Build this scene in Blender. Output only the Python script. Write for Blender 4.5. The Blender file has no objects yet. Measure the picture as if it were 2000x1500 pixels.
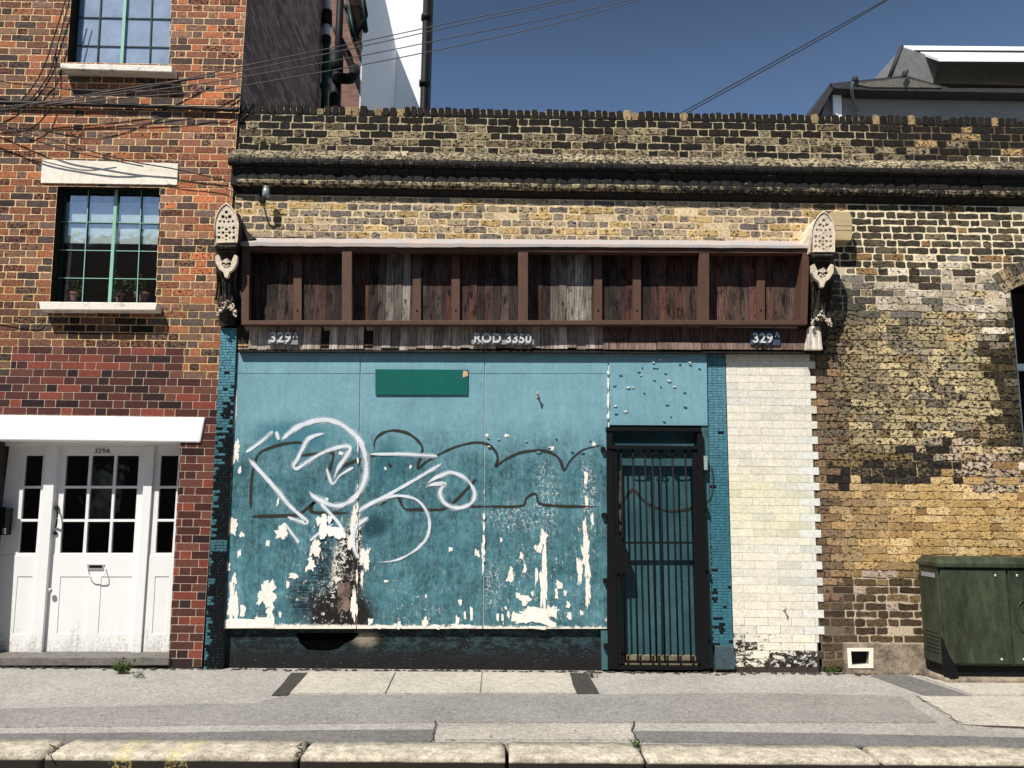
import bpy, math, random
from mathutils import Vector, Matrix, noise as mnoise
from mathutils.geometry import tessellate_polygon
R = math.radians
# ------------------------------------------------------------------ camera / light
FPX = 1570.0; CAMD = 7.85; CAMH = 1.52
YAW, PITCH, ROLL = R(0.8), R(8.7), R(0.6)
_f = Vector((math.sin(YAW)*math.cos(PITCH), math.cos(YAW)*math.cos(PITCH), math.sin(PITCH)))
_r0 = Vector((math.cos(YAW), -math.sin(YAW), 0)); _u0 = _r0.cross(_f)
_r = _r0*math.cos(ROLL) + _u0*math.sin(ROLL); _u = _u0*math.cos(ROLL) - _r0*math.sin(ROLL)
CP = Vector((0, -CAMD, CAMH))
S = bpy.context.scene; COL = S.collection
cd = bpy.data.cameras.new('camera'); cam = bpy.data.objects.new('camera', cd); COL.objects.link(cam)
cam.matrix_world = Matrix(((_r.x, _u.x, -_f.x, CP.x), (_r.y, _u.y, -_f.y, CP.y), (_r.z, _u.z, -_f.z, CP.z), (0, 0, 0, 1)))
cd.sensor_width = 36; cd.lens = 36*FPX/2000; cd.clip_end = 3000; S.camera = cam
S.render.resolution_x = 1024; S.render.resolution_y = 768
SX, SZ = 0.68, 1.70                                   # light travels (SX, 1, -SZ)
Ld = Vector((SX, 1, -SZ)).normalized()
sd = bpy.data.lights.new('sun', 'SUN'); sd.energy = 5.0; sd.angle = R(0.5); sd.color = (1, 0.955, 0.88)
sun = bpy.data.objects.new('sun', sd); COL.objects.link(sun)
sun.rotation_euler = (-Ld).to_track_quat('Z', 'Y').to_euler()
wd = bpy.data.worlds.new('World'); S.world = wd; wd.use_nodes = True
nt = wd.node_tree; nt.nodes.clear()
sk = nt.nodes.new('ShaderNodeTexSky'); sk.sky_type = 'NISHITA'; sk.sun_disc = False
sk.sun_elevation = math.asin(-Ld.z); sk.sun_rotation = math.atan2(-Ld.x, -Ld.y)
sk.air_density = 1.0; sk.dust_density = 0.3; sk.ozone_density = 3.0; sk.altitude = 0
bg = nt.nodes.new('ShaderNodeBackground'); bg.inputs[1].default_value = 0.05
wo = nt.nodes.new('ShaderNodeOutputWorld')
tc = nt.nodes.new('ShaderNodeTexCoord'); sx_ = nt.nodes.new('ShaderNodeSeparateXYZ'); nt.links.new(tc.outputs['Generated'], sx_.inputs[0])
mr = nt.nodes.new('ShaderNodeMapRange'); mr.inputs[1].default_value = 0.25; mr.inputs[2].default_value = 0.62; mr.inputs[3].default_value = 2.3; mr.inputs[4].default_value = 0.85
nt.links.new(sx_.outputs[2], mr.inputs[0]); vm = nt.nodes.new('ShaderNodeVectorMath'); vm.operation = 'SCALE'
nt.links.new(sk.outputs[0], vm.inputs[0]); nt.links.new(mr.outputs[0], vm.inputs['Scale']); nt.links.new(vm.outputs[0], bg.inputs[0]); nt.links.new(bg.outputs[0], wo.inputs[0])
S.view_settings.view_transform = 'Standard'; S.view_settings.look = 'None'
S.view_settings.exposure = 0.35; S.view_settings.gamma = 1
S.render.engine = 'CYCLES'

def ray(px, py): return _f + _r*((px-1000)/FPX) + _u*((750-py)/FPX)
def W(px, py, Y=0.0):
    d = ray(px, py); t = (Y+CAMD)/d.y; return CP + d*t
def G(px, py, Z=0.0):
    d = ray(px, py); t = (Z-CAMH)/d.z; return CP + d*t
def proj(x, y, z):
    v = Vector((x, y, z))-CP; k = v.dot(_f); return 1000+FPX*v.dot(_r)/k, 750-FPX*v.dot(_u)/k
def zat(px, py, Y=0.0): return W(px, py, Y).z
def edge(p1, p2, Y=0.0):
    a, b = W(*p1, Y), W(*p2, Y)
    return lambda z: a.x + (b.x-a.x)*(z-a.z)/(b.z-a.z)

# ------------------------------------------------------------------ node helper
class NT:
    def __init__(s, name):
        s.m = bpy.data.materials.new(name); s.m.use_nodes = True; s.t = s.m.node_tree
        s.t.nodes.clear(); s.out = s.t.nodes.new('ShaderNodeOutputMaterial')
        s.bs = s.t.nodes.new('ShaderNodeBsdfPrincipled'); s.t.links.new(s.bs.outputs[0], s.out.inputs[0])
        s._p = None
    def n(s, typ, **kw):
        nd = s.t.nodes.new(typ)
        for k, v in kw.items(): setattr(nd, k, v)
        return nd
    def put(s, sock, v):
        if hasattr(v, 'is_linked') or isinstance(v, bpy.types.NodeSocket): s.t.links.new(v, sock)
        elif isinstance(v, (tuple, list)) and len(v) == 3 and sock.type == 'RGBA': sock.default_value = (*v, 1)
        else: sock.default_value = v
    def pos(s):
        if s._p is None: s._p = s.n('ShaderNodeNewGeometry').outputs['Position']
        return s._p
    def xyz(s):
        q = s.n('ShaderNodeSeparateXYZ'); s.put(q.inputs[0], s.pos()); return q.outputs[0], q.outputs[1], q.outputs[2]
    def mapv(s, scale=(1, 1, 1), loc=(0, 0, 0)):
        q = s.n('ShaderNodeMapping'); s.put(q.inputs[0], s.pos()); q.inputs['Scale'].default_value = scale; q.inputs['Location'].default_value = loc
        return q.outputs[0]
    def noise(s, scale, detail=4, rough=0.6, vec=None, dist=0):
        q = s.n('ShaderNodeTexNoise'); s.put(q.inputs['Vector'], vec if vec is not None else s.pos())
        q.inputs['Scale'].default_value = scale; q.inputs['Detail'].default_value = detail
        q.inputs['Roughness'].default_value = rough; q.inputs['Distortion'].default_value = dist
        return q.outputs[0]
    def hn(s, scale, detail=5, rough=0.75, vec=None, w=0.14):       # noise stretched to full contrast, -0.5..0.5
        return s.ma('SUBTRACT', s.ss(s.noise(scale, detail, rough, vec), 0.5-w, 0.5+w), 0.5)
    def grain(s, scale):                                            # one random value per grain, -0.5..0.5
        q = s.n('ShaderNodeTexVoronoi', feature='F1'); s.put(q.inputs['Vector'], s.pos()); q.inputs['Scale'].default_value = scale
        w = s.n('ShaderNodeSeparateColor'); s.put(w.inputs[0], q.outputs['Color']); return s.ma('SUBTRACT', w.outputs[0], 0.5)
    def voro(s, scale, feature='F1', vec=None, out=0):
        q = s.n('ShaderNodeTexVoronoi', feature=feature); s.put(q.inputs['Vector'], vec if vec is not None else s.pos())
        q.inputs['Scale'].default_value = scale; return q.outputs[out]
    def ma(s, op, a, b=0.0, c=0.0):
        q = s.n('ShaderNodeMath', operation=op); s.put(q.inputs[0], a); s.put(q.inputs[1], b); s.put(q.inputs[2], c); return q.outputs[0]
    def ss(s, v, a, b):                                # smoothstep a..b -> 0..1 (a may exceed b)
        q = s.n('ShaderNodeMapRange', interpolation_type='SMOOTHSTEP'); s.put(q.inputs[0], v)
        if a < b: q.inputs[1].default_value = a; q.inputs[2].default_value = b; q.inputs[3].default_value = 0; q.inputs[4].default_value = 1
        else: q.inputs[1].default_value = b; q.inputs[2].default_value = a; q.inputs[3].default_value = 1; q.inputs[4].default_value = 0
        return q.outputs[0]
    def mix(s, f, a, b, blend='MIX'):
        q = s.n('ShaderNodeMix', data_type='RGBA', blend_type=blend); s.put(q.inputs[0], f); s.put(q.inputs[6], a); s.put(q.inputs[7], b); return q.outputs[2]
    def attr(s, name='tint'):
        q = s.n('ShaderNodeAttribute', attribute_name=name); return q.outputs['Color'], q.outputs['Alpha']
    def scale(s, col, f):
        q = s.n('ShaderNodeVectorMath', operation='SCALE'); s.put(q.inputs[0], col); s.put(q.inputs['Scale'], f); return q.outputs[0]
    def ellm(s, px, py, rx, ry, Y=0.0, soft=0.5, wob=None):   # soft elliptical region on the facade, given by its place there
        c = W(px, py, Y); k = (CAMD+Y)/FPX
        x, y, z = s.xyz()
        u = s.ma('DIVIDE', s.ma('SUBTRACT', x, c.x), rx*k); v = s.ma('DIVIDE', s.ma('SUBTRACT', z, c.z), ry*k)
        d = s.ma('SQRT', s.ma('ADD', s.ma('MULTIPLY', u, u), s.ma('MULTIPLY', v, v)))
        if wob is not None: d = s.ma('ADD', d, s.ma('MULTIPLY', s.ma('SUBTRACT', wob, 0.5), 1.2))
        return s.ss(d, 1+soft, 1-soft)
    def bump(s, h, dist=0.004, strength=0.6):
        q = s.n('ShaderNodeBump'); q.inputs['Strength'].default_value = strength; q.inputs['Distance'].default_value = dist
        s.put(q.inputs['Height'], h); s.t.links.new(q.outputs[0], s.bs.inputs['Normal'])
    def fin(s, col, rough=0.8, metal=0.0, spec=0.3):
        s.put(s.bs.inputs['Base Color'], col); s.put(s.bs.inputs['Roughness'], rough); s.put(s.bs.inputs['Metallic'], metal)
        s.bs.inputs['Specular IOR Level'].default_value = spec
        return s.m

def plain(name, col, rough=0.7, var=0.25, nscale=12, metal=0, spec=0.3, dirt=0.0, dirtcol=(0.02, 0.018, 0.015), bump=0.002, stretch=(1, 1, 1), dthr=0.6):
    t = NT(name); v = t.mapv(stretch)
    n1 = t.noise(nscale, 5, 0.65, v); n2 = t.noise(nscale*6, 3, 0.6, v)
    f = t.ma('ADD', t.ma('MULTIPLY', n1, var*1.4), t.ma('MULTIPLY', n2, var*0.6))
    c = t.scale(t.mix(0, col, col), t.ma('ADD', f, 1-var))
    if var > 0.07: c = t.scale(c, t.ma('ADD', 1.0, t.ma('ADD', t.ma('MULTIPLY', t.hn(nscale*2.2, 5, .8, v), min(.5, var*.7)), t.ma('MULTIPLY', t.grain(130), min(.3, var*.5)))))
    if dirt: c = t.mix(t.ma('MULTIPLY', t.ss(t.noise(nscale*0.8, 6, 0.75, v), dthr-0.12, dthr+0.12), dirt), c, dirtcol)
    t.bump(t.ma('ADD', n1, n2), bump, 0.7)
    return t.fin(c, rough, metal, spec)

# ------------------------------------------------------------------ mesh helper
class MB:
    def __init__(s): s.v = []; s.f = []; s.mi = []; s.c = []; s.has = False; s.sm = []
    def add(s, vs, fs, col=None, mi=0, smooth=False):
        o = len(s.v); s.v += [tuple(v) for v in vs]; s.f += [tuple(i+o for i in f) for f in fs]
        s.mi += [mi]*len(fs); s.sm += [smooth]*len(fs)
        if col is not None: s.has = True
        s.c += [col if col is not None else (1, 1, 1, 0)]*len(vs)
        return s
    def box(s, x0, x1, y0, y1, z0, z1, col=None, mi=0):
        vs = [(x, y, z) for x in (x0, x1) for y in (y0, y1) for z in (z0, z1)]
        return s.add(vs, [(0, 1, 3, 2), (4, 6, 7, 5), (0, 4, 5, 1), (2, 3, 7, 6), (0, 2, 6, 4), (1, 5, 7, 3)], col, mi)
    def prism(s, outer, holes=(), yf=0, yb=0.1, col=None, mi=0, sides=True):   # outlines in world XZ
        loops = [list(outer)]+[list(h) for h in holes]
        tri = tessellate_polygon([[Vector((p[0], p[1], 0)) for p in l] for l in loops])
        flat = [p for l in loops for p in l]; n = len(flat)
        vs = [(p[0], yf, p[1]) for p in flat]+[(p[0], yb, p[1]) for p in flat]
        fs = []
        for a, b, c in tri:
            A, B, Cc = flat[a], flat[b], flat[c]
            ar = (B[0]-A[0])*(Cc[1]-A[1])-(B[1]-A[1])*(Cc[0]-A[0])
            if abs(ar) < 1e-12: continue
            if ar < 0: b, c = c, b
            fs.append((a, b, c)); fs.append((a+n, c+n, b+n))
        k = 0
        for l in loops:
            m = len(l); ar = sum(l[i][0]*l[(i+1) % m][1]-l[(i+1) % m][0]*l[i][1] for i in range(m))
            ccw = ar > 0
            if k > 0: ccw = not ccw
            for i in range(m):
                a, b = k+i, k+(i+1) % m
                fs.append((b, a, a+n, b+n) if ccw else (a, b, b+n, a+n))
            k += m
        return s.add(vs, fs, col, mi)
    def pq(s, pts, yf, yb, holes=(), col=None, mi=0):        # prism whose front corners are seen at these places
        cv = lambda L: [(W(x, y, yf).x, W(x, y, yf).z) for x, y in L]
        return s.prism(cv(pts), [cv(h) for h in holes], yf, yb, col, mi)
    def tube(s, pts, r, n=8, col=None, mi=0, cap=True, r2=None):
        P = [Vector(p) for p in pts]; vs = []; fs = []; m = len(P)
        for i, p in enumerate(P):
            t = (P[min(i+1, m-1)]-P[max(i-1, 0)]).normalized()
            a = t.cross(Vector((0, 0, 1)));
            if a.length < 0.05: a = t.cross(Vector((0, 1, 0)))
            a.normalize(); b = t.cross(a)
            rr = r if r2 is None else r+(r2-r)*i/(m-1)
            for k in range(n):
                an = 2*math.pi*k/n; vs.append(p+a*math.cos(an)*rr+b*math.sin(an)*rr)
        for i in range(m-1):
            for k in range(n):
                fs.append((i*n+k, i*n+(k+1) % n, (i+1)*n+(k+1) % n, (i+1)*n+k))
        if cap: fs += [tuple(range(n))[::-1], tuple((m-1)*n+k for k in range(n))]
        return s.add(vs, fs, col, mi, smooth=True)
    def ell(s, c, r, nu=12, nv=8, col=None, mi=0, rot=0):
        vs = []; fs = []; cr, sr = math.cos(rot), math.sin(rot)
        for j in range(nv+1):
            th = math.pi*j/nv
            for i in range(nu):
                ph = 2*math.pi*i/nu
                x, y, z = r[0]*math.sin(th)*math.cos(ph), r[1]*math.sin(th)*math.sin(ph), r[2]*math.cos(th)
                vs.append((c[0]+x*cr-z*sr, c[1]+y, c[2]+x*sr+z*cr))
        for j in range(nv):
            for i in range(nu): fs.append((j*nu+i, (j+1)*nu+i, (j+1)*nu+(i+1) % nu, j*nu+(i+1) % nu))
        return s.add(vs, fs, col, mi, smooth=True)
    def build(s, name, mats, parent=None, bevel=0, **props):
        me = bpy.data.meshes.new(name); me.from_pydata(s.v, [], s.f)
        if not isinstance(mats, (list, tuple)): mats = [mats]
        for m in mats: me.materials.append(m)
        me.polygons.foreach_set('material_index', s.mi); me.polygons.foreach_set('use_smooth', s.sm)
        if s.has:
            a = me.color_attributes.new('tint', 'FLOAT_COLOR', 'POINT')
            a.data.foreach_set('color', [q for c in s.c for q in (c if len(c) == 4 else (*c, 0))])
        me.update()
        o = bpy.data.objects.new(name, me); COL.objects.link(o)
        if parent is not None: o.parent = parent; o.matrix_parent_inverse = parent.matrix_basis.inverted()
        if bevel:
            b = o.modifiers.new('bevel', 'BEVEL'); b.width = bevel; b.segments = 2; b.limit_method = 'ANGLE'
        for k, v in props.items(): o[k] = v
        return o
def thing(name, label, category, loc=(0, 0, 0), group=None):
    o = bpy.data.objects.new(name, None); COL.objects.link(o); o.location = loc; o.empty_display_size = 0.2
    o['label'] = label; o['category'] = category
    if group: o['group'] = group
    return o
def text_mesh(name, body, h, mat, loc, parent, sx=0.8, depth=0.006, bold=0.012, align='LEFT', rot=0.0):
    c = bpy.data.curves.new(name, 'FONT'); c.body = body; c.size = 1; c.extrude = depth/h; c.offset = bold; c.align_x = align
    c.space_character = 1.08
    o = bpy.data.objects.new(name, c); COL.objects.link(o)
    bpy.context.view_layer.update()
    me = bpy.data.meshes.new_from_object(o); bpy.data.objects.remove(o)
    me.name = name; k = h/0.7
    M = Matrix.Translation(loc) @ Matrix.Rotation(rot, 4, 'Y') @ Matrix.Rotation(R(90), 4, 'X') @ Matrix.Diagonal((k*sx, k, k, 1))
    me.transform(M); me.materials.clear(); me.materials.append(mat)
    q = bpy.data.objects.new(name, me); COL.objects.link(q)
    q.parent = parent; q.matrix_parent_inverse = parent.matrix_basis.inverted()
    return q
def catmull(P, n=6):
    P = [tuple(p) for p in P]; Q = [P[0]]+P+[P[-1]]; out = []
    for i in range(1, len(Q)-2):
        for k in range(n):
            t = k/n; a, b, c, d = Q[i-1], Q[i], Q[i+1], Q[i+2]
            out.append(tuple(0.5*((2*b[j])+(-a[j]+c[j])*t+(2*a[j]-5*b[j]+4*c[j]-d[j])*t*t+(-a[j]+3*b[j]-3*c[j]+d[j])*t**3) for j in range(len(b))))
    out.append(P[-1]); return out
def nz(x, y, z=0.0): return mnoise.noise(Vector((x, y, z)))
def blob(cx, cz, rx, rz, rnd, n=14, amp=0.28, pw=0.75):
    ph = rnd.random()*50; pts = []
    for i in range(n):
        a = 2*math.pi*i/n; u, v = math.cos(a), math.sin(a)
        k = 1+amp*1.5*nz(u*1.1+ph, v*1.1, ph)+amp*.9*nz(u*3.4+ph, v*3.4, ph+9)+(amp*.6*nz(u*9+ph, v*9, ph+3) if n > 18 else 0)+amp*0.25*(rnd.random()-0.5)
        pts.append((cx+rx*k*math.copysign(abs(u)**pw, u), cz+rz*k*math.copysign(abs(v)**pw, v)))
    return pts

# ------------------------------------------------------------------ brickwork (every brick modelled)
def lay(mb, mm, region, z0, z1, yf, tint, mort, rnd, ch=0.0755, sl=0.225, hl=0.108, jt=0.010, rough=0.15, mdep=0.006, bond='flemish', bev=0.003, rowjt=None, zslope=0.0):
    """bricks from z0 up to z1; region(z) gives the X intervals; tint(x,z,rnd)->rgba; mort(x,z,rnd)->rgba"""
    rows = int(round((z1-z0)/ch))
    for r in range(rows):
        za = z0+r*ch; zc = za+ch/2
        for (xa, xb) in region(zc):
            x = xa; k = rnd.randint(0, 1) if bond == 'random' else r % 2
            if bond == 'stretch': x0 = -(r % 2)*sl/2
            elif bond == 'flemish': x0 = -(r % 2)*(sl*0.75)+((xa*7.3) % 0.02)
            else: x0 = -rnd.random()*sl
            x = xa+x0; kk = 0
            while x < xb:
                L = sl if (bond == 'stretch' or kk % 2 == 0) else hl
                if bond == 'random': L = rnd.choice((sl, hl, sl, hl*1.3))
                L *= 1+rough*0.25*(rnd.random()-0.5)
                a, b = max(x, xa), min(x+L, xb); kk += 1; x += L
                if b-a < 0.012: continue
                if xb-b < 0.025: b = xb; x = xb+1
                mc = mort(a, zc, rnd)
                zs = zslope*(a-xa)
                md = mdep(a, zc) if callable(mdep) else mdep
                mm.add([(a, yf+md, za+zs), (b, yf+md, za+zs), (b, yf+md, za+ch+zs), (a, yf+md, za+ch+zs)], [(0, 1, 2, 3)], mc)
                t = tint((a+b)/2, zc, rnd)
                if t is None: continue
                j = jt if not callable(jt) else jt((a+b)/2, zc)
                h = j/2; A, B, C, D = a+h, b-h, za+h+zs, za+ch-h+zs
                if B-A < 0.008: continue
                q = rough*0.02; J = lambda: (rnd.random()-0.5)*q
                nx = 3 if B-A > 0.15 else 2
                pts = []
                cc = min(0.003+rough*0.011, (B-A)*0.3, (D-C)*0.3)
                def cut(): return cc*(0.3+rnd.random()*0.9)
                c1, c2, c3, c4 = cut(), cut(), cut(), cut()
                pts += [(A+c1, C+J()*.6), *[(A+(B-A)*i/nx, C+J()) for i in range(1, nx)], (B-c2, C+J()*.6), (B+J()*.5, C+c2)]
                pts += [(B+J()*.5, D-c3), (B-c3, D+J()*.6), *[(B-(B-A)*i/nx, D+J()) for i in range(1, nx)], (A+c4, D+J()*.6), (A+J()*.5, D-c4), (A+J()*.5, C+c1)]
                n = len(pts); pj = (rnd.random()-0.5)*rough*0.008
                mx, mz = (A+B)/2, (C+D)/2
                fr = [(p[0]+math.copysign(bev, mx-p[0]), yf+pj, p[1]+math.copysign(bev, mz-p[1])) for p in pts]
                o1 = [(p[0], yf+bev+pj, p[1]) for p in pts]; o2 = [(p[0], yf+md+0.003, p[1]) for p in pts]
                fs = [tuple(range(n))]
                for i in range(n):
                    i2 = (i+1) % n
                    fs += [(i, n+i, n+i2, i2), (n+i, 2*n+i, 2*n+i2, n+i2)]
                mb.add(fr+o1+o2, fs, t)
def brickmat(name, rough=0.85, smear=0.0, smearcol=(0.5, 0.43, 0.3), blotch=(0.015, 0.013, 0.01), bscale=28, bump=0.004, gloss=0.2, var=0.5):
    t = NT(name); c, al = t.attr()
    v = t.mapv((1, 1, 1.5)); n1 = t.noise(bscale, 5, 0.7, v); n2 = t.noise(bscale*5, 4, 0.7); n3 = t.noise(bscale*0.35, 4, 0.6)
    c = t.scale(c, t.ma('ADD', t.ma('MULTIPLY', n1, var*1.2), t.ma('ADD', t.ma('MULTIPLY', n2, var*0.6), 1-var*0.9)))
    c = t.scale(c, t.ma('ADD', 1.0, t.ma('ADD', t.ma('MULTIPLY', t.grain(110), var*.9), t.ma('MULTIPLY', t.hn(34, 5, .8), var*1.0))))
    th = t.ma('ADD', n1, t.ma('MULTIPLY', t.ma('SUBTRACT', al, 0.5), 0.42))
    th = t.ma('ADD', th, t.ma('MULTIPLY', t.ma('SUBTRACT', n2, 0.5), 0.25))
    c = t.mix(t.ma('MULTIPLY', t.ss(th, 0.5, 0.6), t.ss(al, 0.0, 0.25)), c, blotch)
    if smear: c = t.mix(t.ss(t.ma('ADD', n3, t.ma('MULTIPLY', n1, 0.3)), 0.86-smear*0.3, 0.92-smear*0.3), c, smearcol)
    t.bump(t.ma('ADD', n1, t.ma('MULTIPLY', n2, 0.6)), bump, 0.8)
    return t.fin(c, rough, 0, gloss)

# ------------------------------------------------------------------ materials
M_redbrick = brickmat('red brick', blotch=(0.03, 0.02, 0.018), bscale=30)
M_glazed = brickmat('glazed red brick', rough=0.35, bump=0.0015, gloss=0.5, var=0.25, bscale=22, blotch=(0.03, 0.01, 0.008))
M_yel = brickmat('stock brick', bscale=26, bump=0.008, gloss=0.1)
M_mort = brickmat('mortar', bscale=40, bump=0.004, var=0.35, blotch=(0.05, 0.04, 0.03))
M_paintbrick = brickmat('painted brick', rough=0.55, bump=0.003, var=0.2, bscale=20, gloss=0.4)
M_charbrick = brickmat('blackened blue slips', rough=0.7, bump=0.003, var=0.3, bscale=30, gloss=0.1)
M_body = plain('wall core', (0.045, 0.035, 0.028), 0.9, 0.5)
M_white = plain('white gloss paint', (0.80, 0.80, 0.79), 0.45, 0.05, 5, spec=0.4, bump=0.0006, dirt=0.10, dirtcol=(0.45, 0.43, 0.4), dthr=0.62)
M_lintel = plain('white masonry paint', (0.88, 0.89, 0.90), 0.7, 0.04, 6, bump=0.0015)
M_stone = plain('cream lintel stone', (0.88, 0.80, 0.68), 0.8, 0.22, 6, dirt=0.25, dirtcol=(0.5, 0.36, 0.24), bump=0.003)
M_sill = plain('peeling sill paint', (0.86, 0.80, 0.70), 0.8, 0.2, 14, dirt=0.85, bump=0.004, stretch=(1, 1, 2), dthr=0.63)
M_green = plain('green window paint', (0.28, 0.52, 0.40), 0.5, 0.15, 14, bump=0.001)
M_greendk = plain('dark green paint', (0.008, 0.030, 0.026), 0.5, 0.3, 10, spec=0.25, bump=0.001)
M_black = plain('black iron', (0.006, 0.006, 0.007), 0.6, 0.4, 20, spec=0.15, bump=0.001)
M_cable = plain('cable sheath', (0.022, 0.02, 0.018), 0.6, 0.2, 20, bump=0.0005)
M_cablelt = plain('grey cable sheath', (0.10, 0.09, 0.085), 0.6, 0.2, 20, bump=0.0005)
M_brown = plain('brown sign paint', (0.100, 0.052, 0.035), 0.55, 0.25, 7, bump=0.001, dirt=0.35, dirtcol=(0.05, 0.022, 0.016), stretch=(1, 1, 0.5), spec=0.3)
M_plinthc = plain('rendered plinth', (0.30, 0.24, 0.18), 0.9, 0.6, 7, dirt=0.8, dirtcol=(0.05, 0.04, 0.03), bump=0.006, dthr=0.56)
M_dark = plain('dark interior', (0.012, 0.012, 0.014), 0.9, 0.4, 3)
M_sootshade = plain('soot and shade stone', (0.020, 0.016, 0.013), 0.8, 0.6, 25, bump=0.006, dirt=0.6, dirtcol=(0.22, 0.17, 0.12), dthr=0.60)  # soot on the corbels; also the painted shade of the white house flank
M_carve = plain('carved cream stone', (0.72, 0.61, 0.47), 0.85, 0.3, 20, dirt=0.9, dirtcol=(0.05, 0.035, 0.025), bump=0.006, dthr=0.64)

def wood_mat(name, rough=0.85):
    t = NT(name); c, al = t.attr(); v = t.mapv((1, 1, 0.05)); v2 = t.mapv((1, 1, 0.35))
    n = t.noise(90, 5, 0.7, v, 0.5); m = t.noise(16, 6, 0.75, v2)
    c = t.scale(c, t.ma('ADD', 1.0, t.ma('ADD', t.ma('MULTIPLY', t.hn(80, 5, .75, v, .12), .9), t.ma('MULTIPLY', t.hn(9, 6, .75, v2), .6))))
    dk = t.ss(t.ma('ADD', m, t.ma('MULTIPLY', t.ma('SUBTRACT', al, 0.5), 0.35)), 0.50, 0.62)
    c = t.mix(dk, c, t.scale(c, 0.16))
    t.bump(n, 0.003, 0.8); return t.fin(c, rough, 0, 0.2)
M_wood = wood_mat('weathered boards')

def panel_mat():
    t = NT('teal panel paint'); x, y, z = t.xyz()
    zt = zat(700, 850); zb = zat(700, 1228)
    big = t.noise(1.7, 5, 0.6); wob = t.noise(5, 5, 0.7); fine = t.noise(60, 4, 0.7); streak = t.noise(14, 5, 0.7, t.mapv((1, 1, 0.12)))
    h = t.ma('ADD', z, t.ma('MULTIPLY', t.ma('SUBTRACT', big, 0.5), 0.7))
    k = t.ss(h, zt+0.22, zt-0.38)                                   # repainted darker below shoulder height
    up = t.mix(t.ss(big, 0.35, 0.7), (0.19, 0.375, 0.44), (0.155, 0.315, 0.37))
    lo = t.mix(t.ss(wob, 0.3, 0.7), (0.028, 0.110, 0.138), (0.080, 0.192, 0.225))
    c = t.mix(t.ma('MULTIPLY', k, 0.92), up, lo)
    f2 = t.noise(28, 7, .88, t.mapv((1, 1, .6), (2, 0, 9)))
    amp = t.ma('ADD', t.ma('MULTIPLY', k, .72), .22)
    v_ = t.ma('ADD', t.ma('MULTIPLY', t.hn(30, 7, .85, t.mapv((1, 1, .55), (2, 0, 9))), .75), t.ma('ADD', t.ma('MULTIPLY', t.hn(16, 6, .75, t.mapv((1, 1, .14), (5, 0, 0))), .45), t.ma('ADD', t.ma('MULTIPLY', t.hn(3.5, 6, .7), .5), t.ma('MULTIPLY', t.grain(120), .28))))
    c = t.scale(c, t.ma('MAXIMUM', t.ma('ADD', t.ma('MULTIPLY', v_, amp), 1.0), .12))
    c = t.mix(t.ma('MULTIPLY', t.ma('MULTIPLY', t.ss(t.noise(7, 7, .8, t.mapv((1, 1, .45), (4, 0, 0))), .56, .72), k), .7), c, (.008, .045, .06))
    c = t.mix(t.ma('MULTIPLY', t.ma('MULTIPLY', t.ss(t.voro(46), .13, .07), t.ss(t.noise(6, 4, .7, t.mapv((1, 1, 1), (8, 0, 3))), .50, .6)), k), c, (.45, .55, .56))
    # dark dabs of overpaint
    c = t.mix(t.ma('MULTIPLY', t.ellm(575, 850, 75, 26, wob=wob), 0.75), c, (0.022, 0.15, 0.20))
    c = t.mix(t.ma('MULTIPLY', t.ellm(730, 1028, 24, 22, wob=fine), 0.85), c, (0.006, 0.035, 0.055))
    c = t.mix(t.ma('MULTIPLY', t.ellm(760, 900, 32, 40, wob=wob), 0.6), c, (0.012, 0.10, 0.14))
    # small dark specks
    sp = t.voro(34); c = t.mix(t.ma('MULTIPLY', t.ss(sp, 0.09, 0.05), t.ss(t.noise(3.1, 2), 0.5, 0.62)), c, (0.02, 0.10, 0.13))
    # white scratches and crackle
    scr = t.ss(t.noise(36, 6, 0.85, t.mapv((1.3, 1, 0.33))), 0.655, 0.70)
    sreg = t.ss(t.noise(2.3, 3, 0.6, t.mapv((1, 1, 0.7), (3, 0, 5))), 0.47, 0.62)
    sreg = t.ma('MULTIPLY', sreg, t.ss(z, zt+0.5, zt-0.2))
    ck = t.ss(t.voro(30, 'DISTANCE_TO_EDGE', t.mapv((1, 1, 0.8))), 0.075, 0.03)
    ck = t.ma('MULTIPLY', ck, t.ss(t.noise(25, 3, 0.7), 0.46, 0.56))
    z1 = t.ma('MAXIMUM', t.ellm(1068, 975, 26, 75, soft=.35, wob=wob), t.ma('MAXIMUM', t.ellm(962, 1140, 17, 42, soft=.35, wob=wob), t.ellm(1010, 1010, 60, 26, soft=.4, wob=wob)))
    z1 = t.ma('MAXIMUM', z1, t.ellm(1150, 960, 14, 60, soft=.4, wob=wob))
    w = t.ma('MAXIMUM', t.ma('MULTIPLY', ck, z1), t.ma('MULTIPLY', scr, t.ma('MAXIMUM', t.ma('MULTIPLY', sreg, 0.8), z1)))
    pale = t.ma('MULTIPLY', t.ma('MAXIMUM', t.ellm(1090, 790, 60, 50, wob=wob), t.ellm(1070, 1010, 130, 40, wob=wob)), t.ss(streak, 0.45, 0.7))
    c = t.mix(t.ma('MULTIPLY', pale, 0.35), c, (0.30, 0.52, 0.58))
    c = t.mix(t.ma('MULTIPLY', w, 0.85), c, (0.62, 0.66, 0.64))
    # fire scorch at the foot of the first joint
    hs_ = t.noise(30, 6, .8, t.mapv((.35, 1, 1.5))); vs_ = t.noise(26, 6, .8, t.mapv((1, 1, .5)))
    sc = t.ma('MAXIMUM', t.ellm(606, 1165, 44, 40, soft=.4, wob=hs_), t.ellm(628, 1105, 26, 55, soft=.4, wob=vs_))
    c = t.mix(t.ma('MULTIPLY', sc, t.ma('ADD', t.ss(hs_, .40, .56), .12)), c, (.008, .018, .026))
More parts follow.
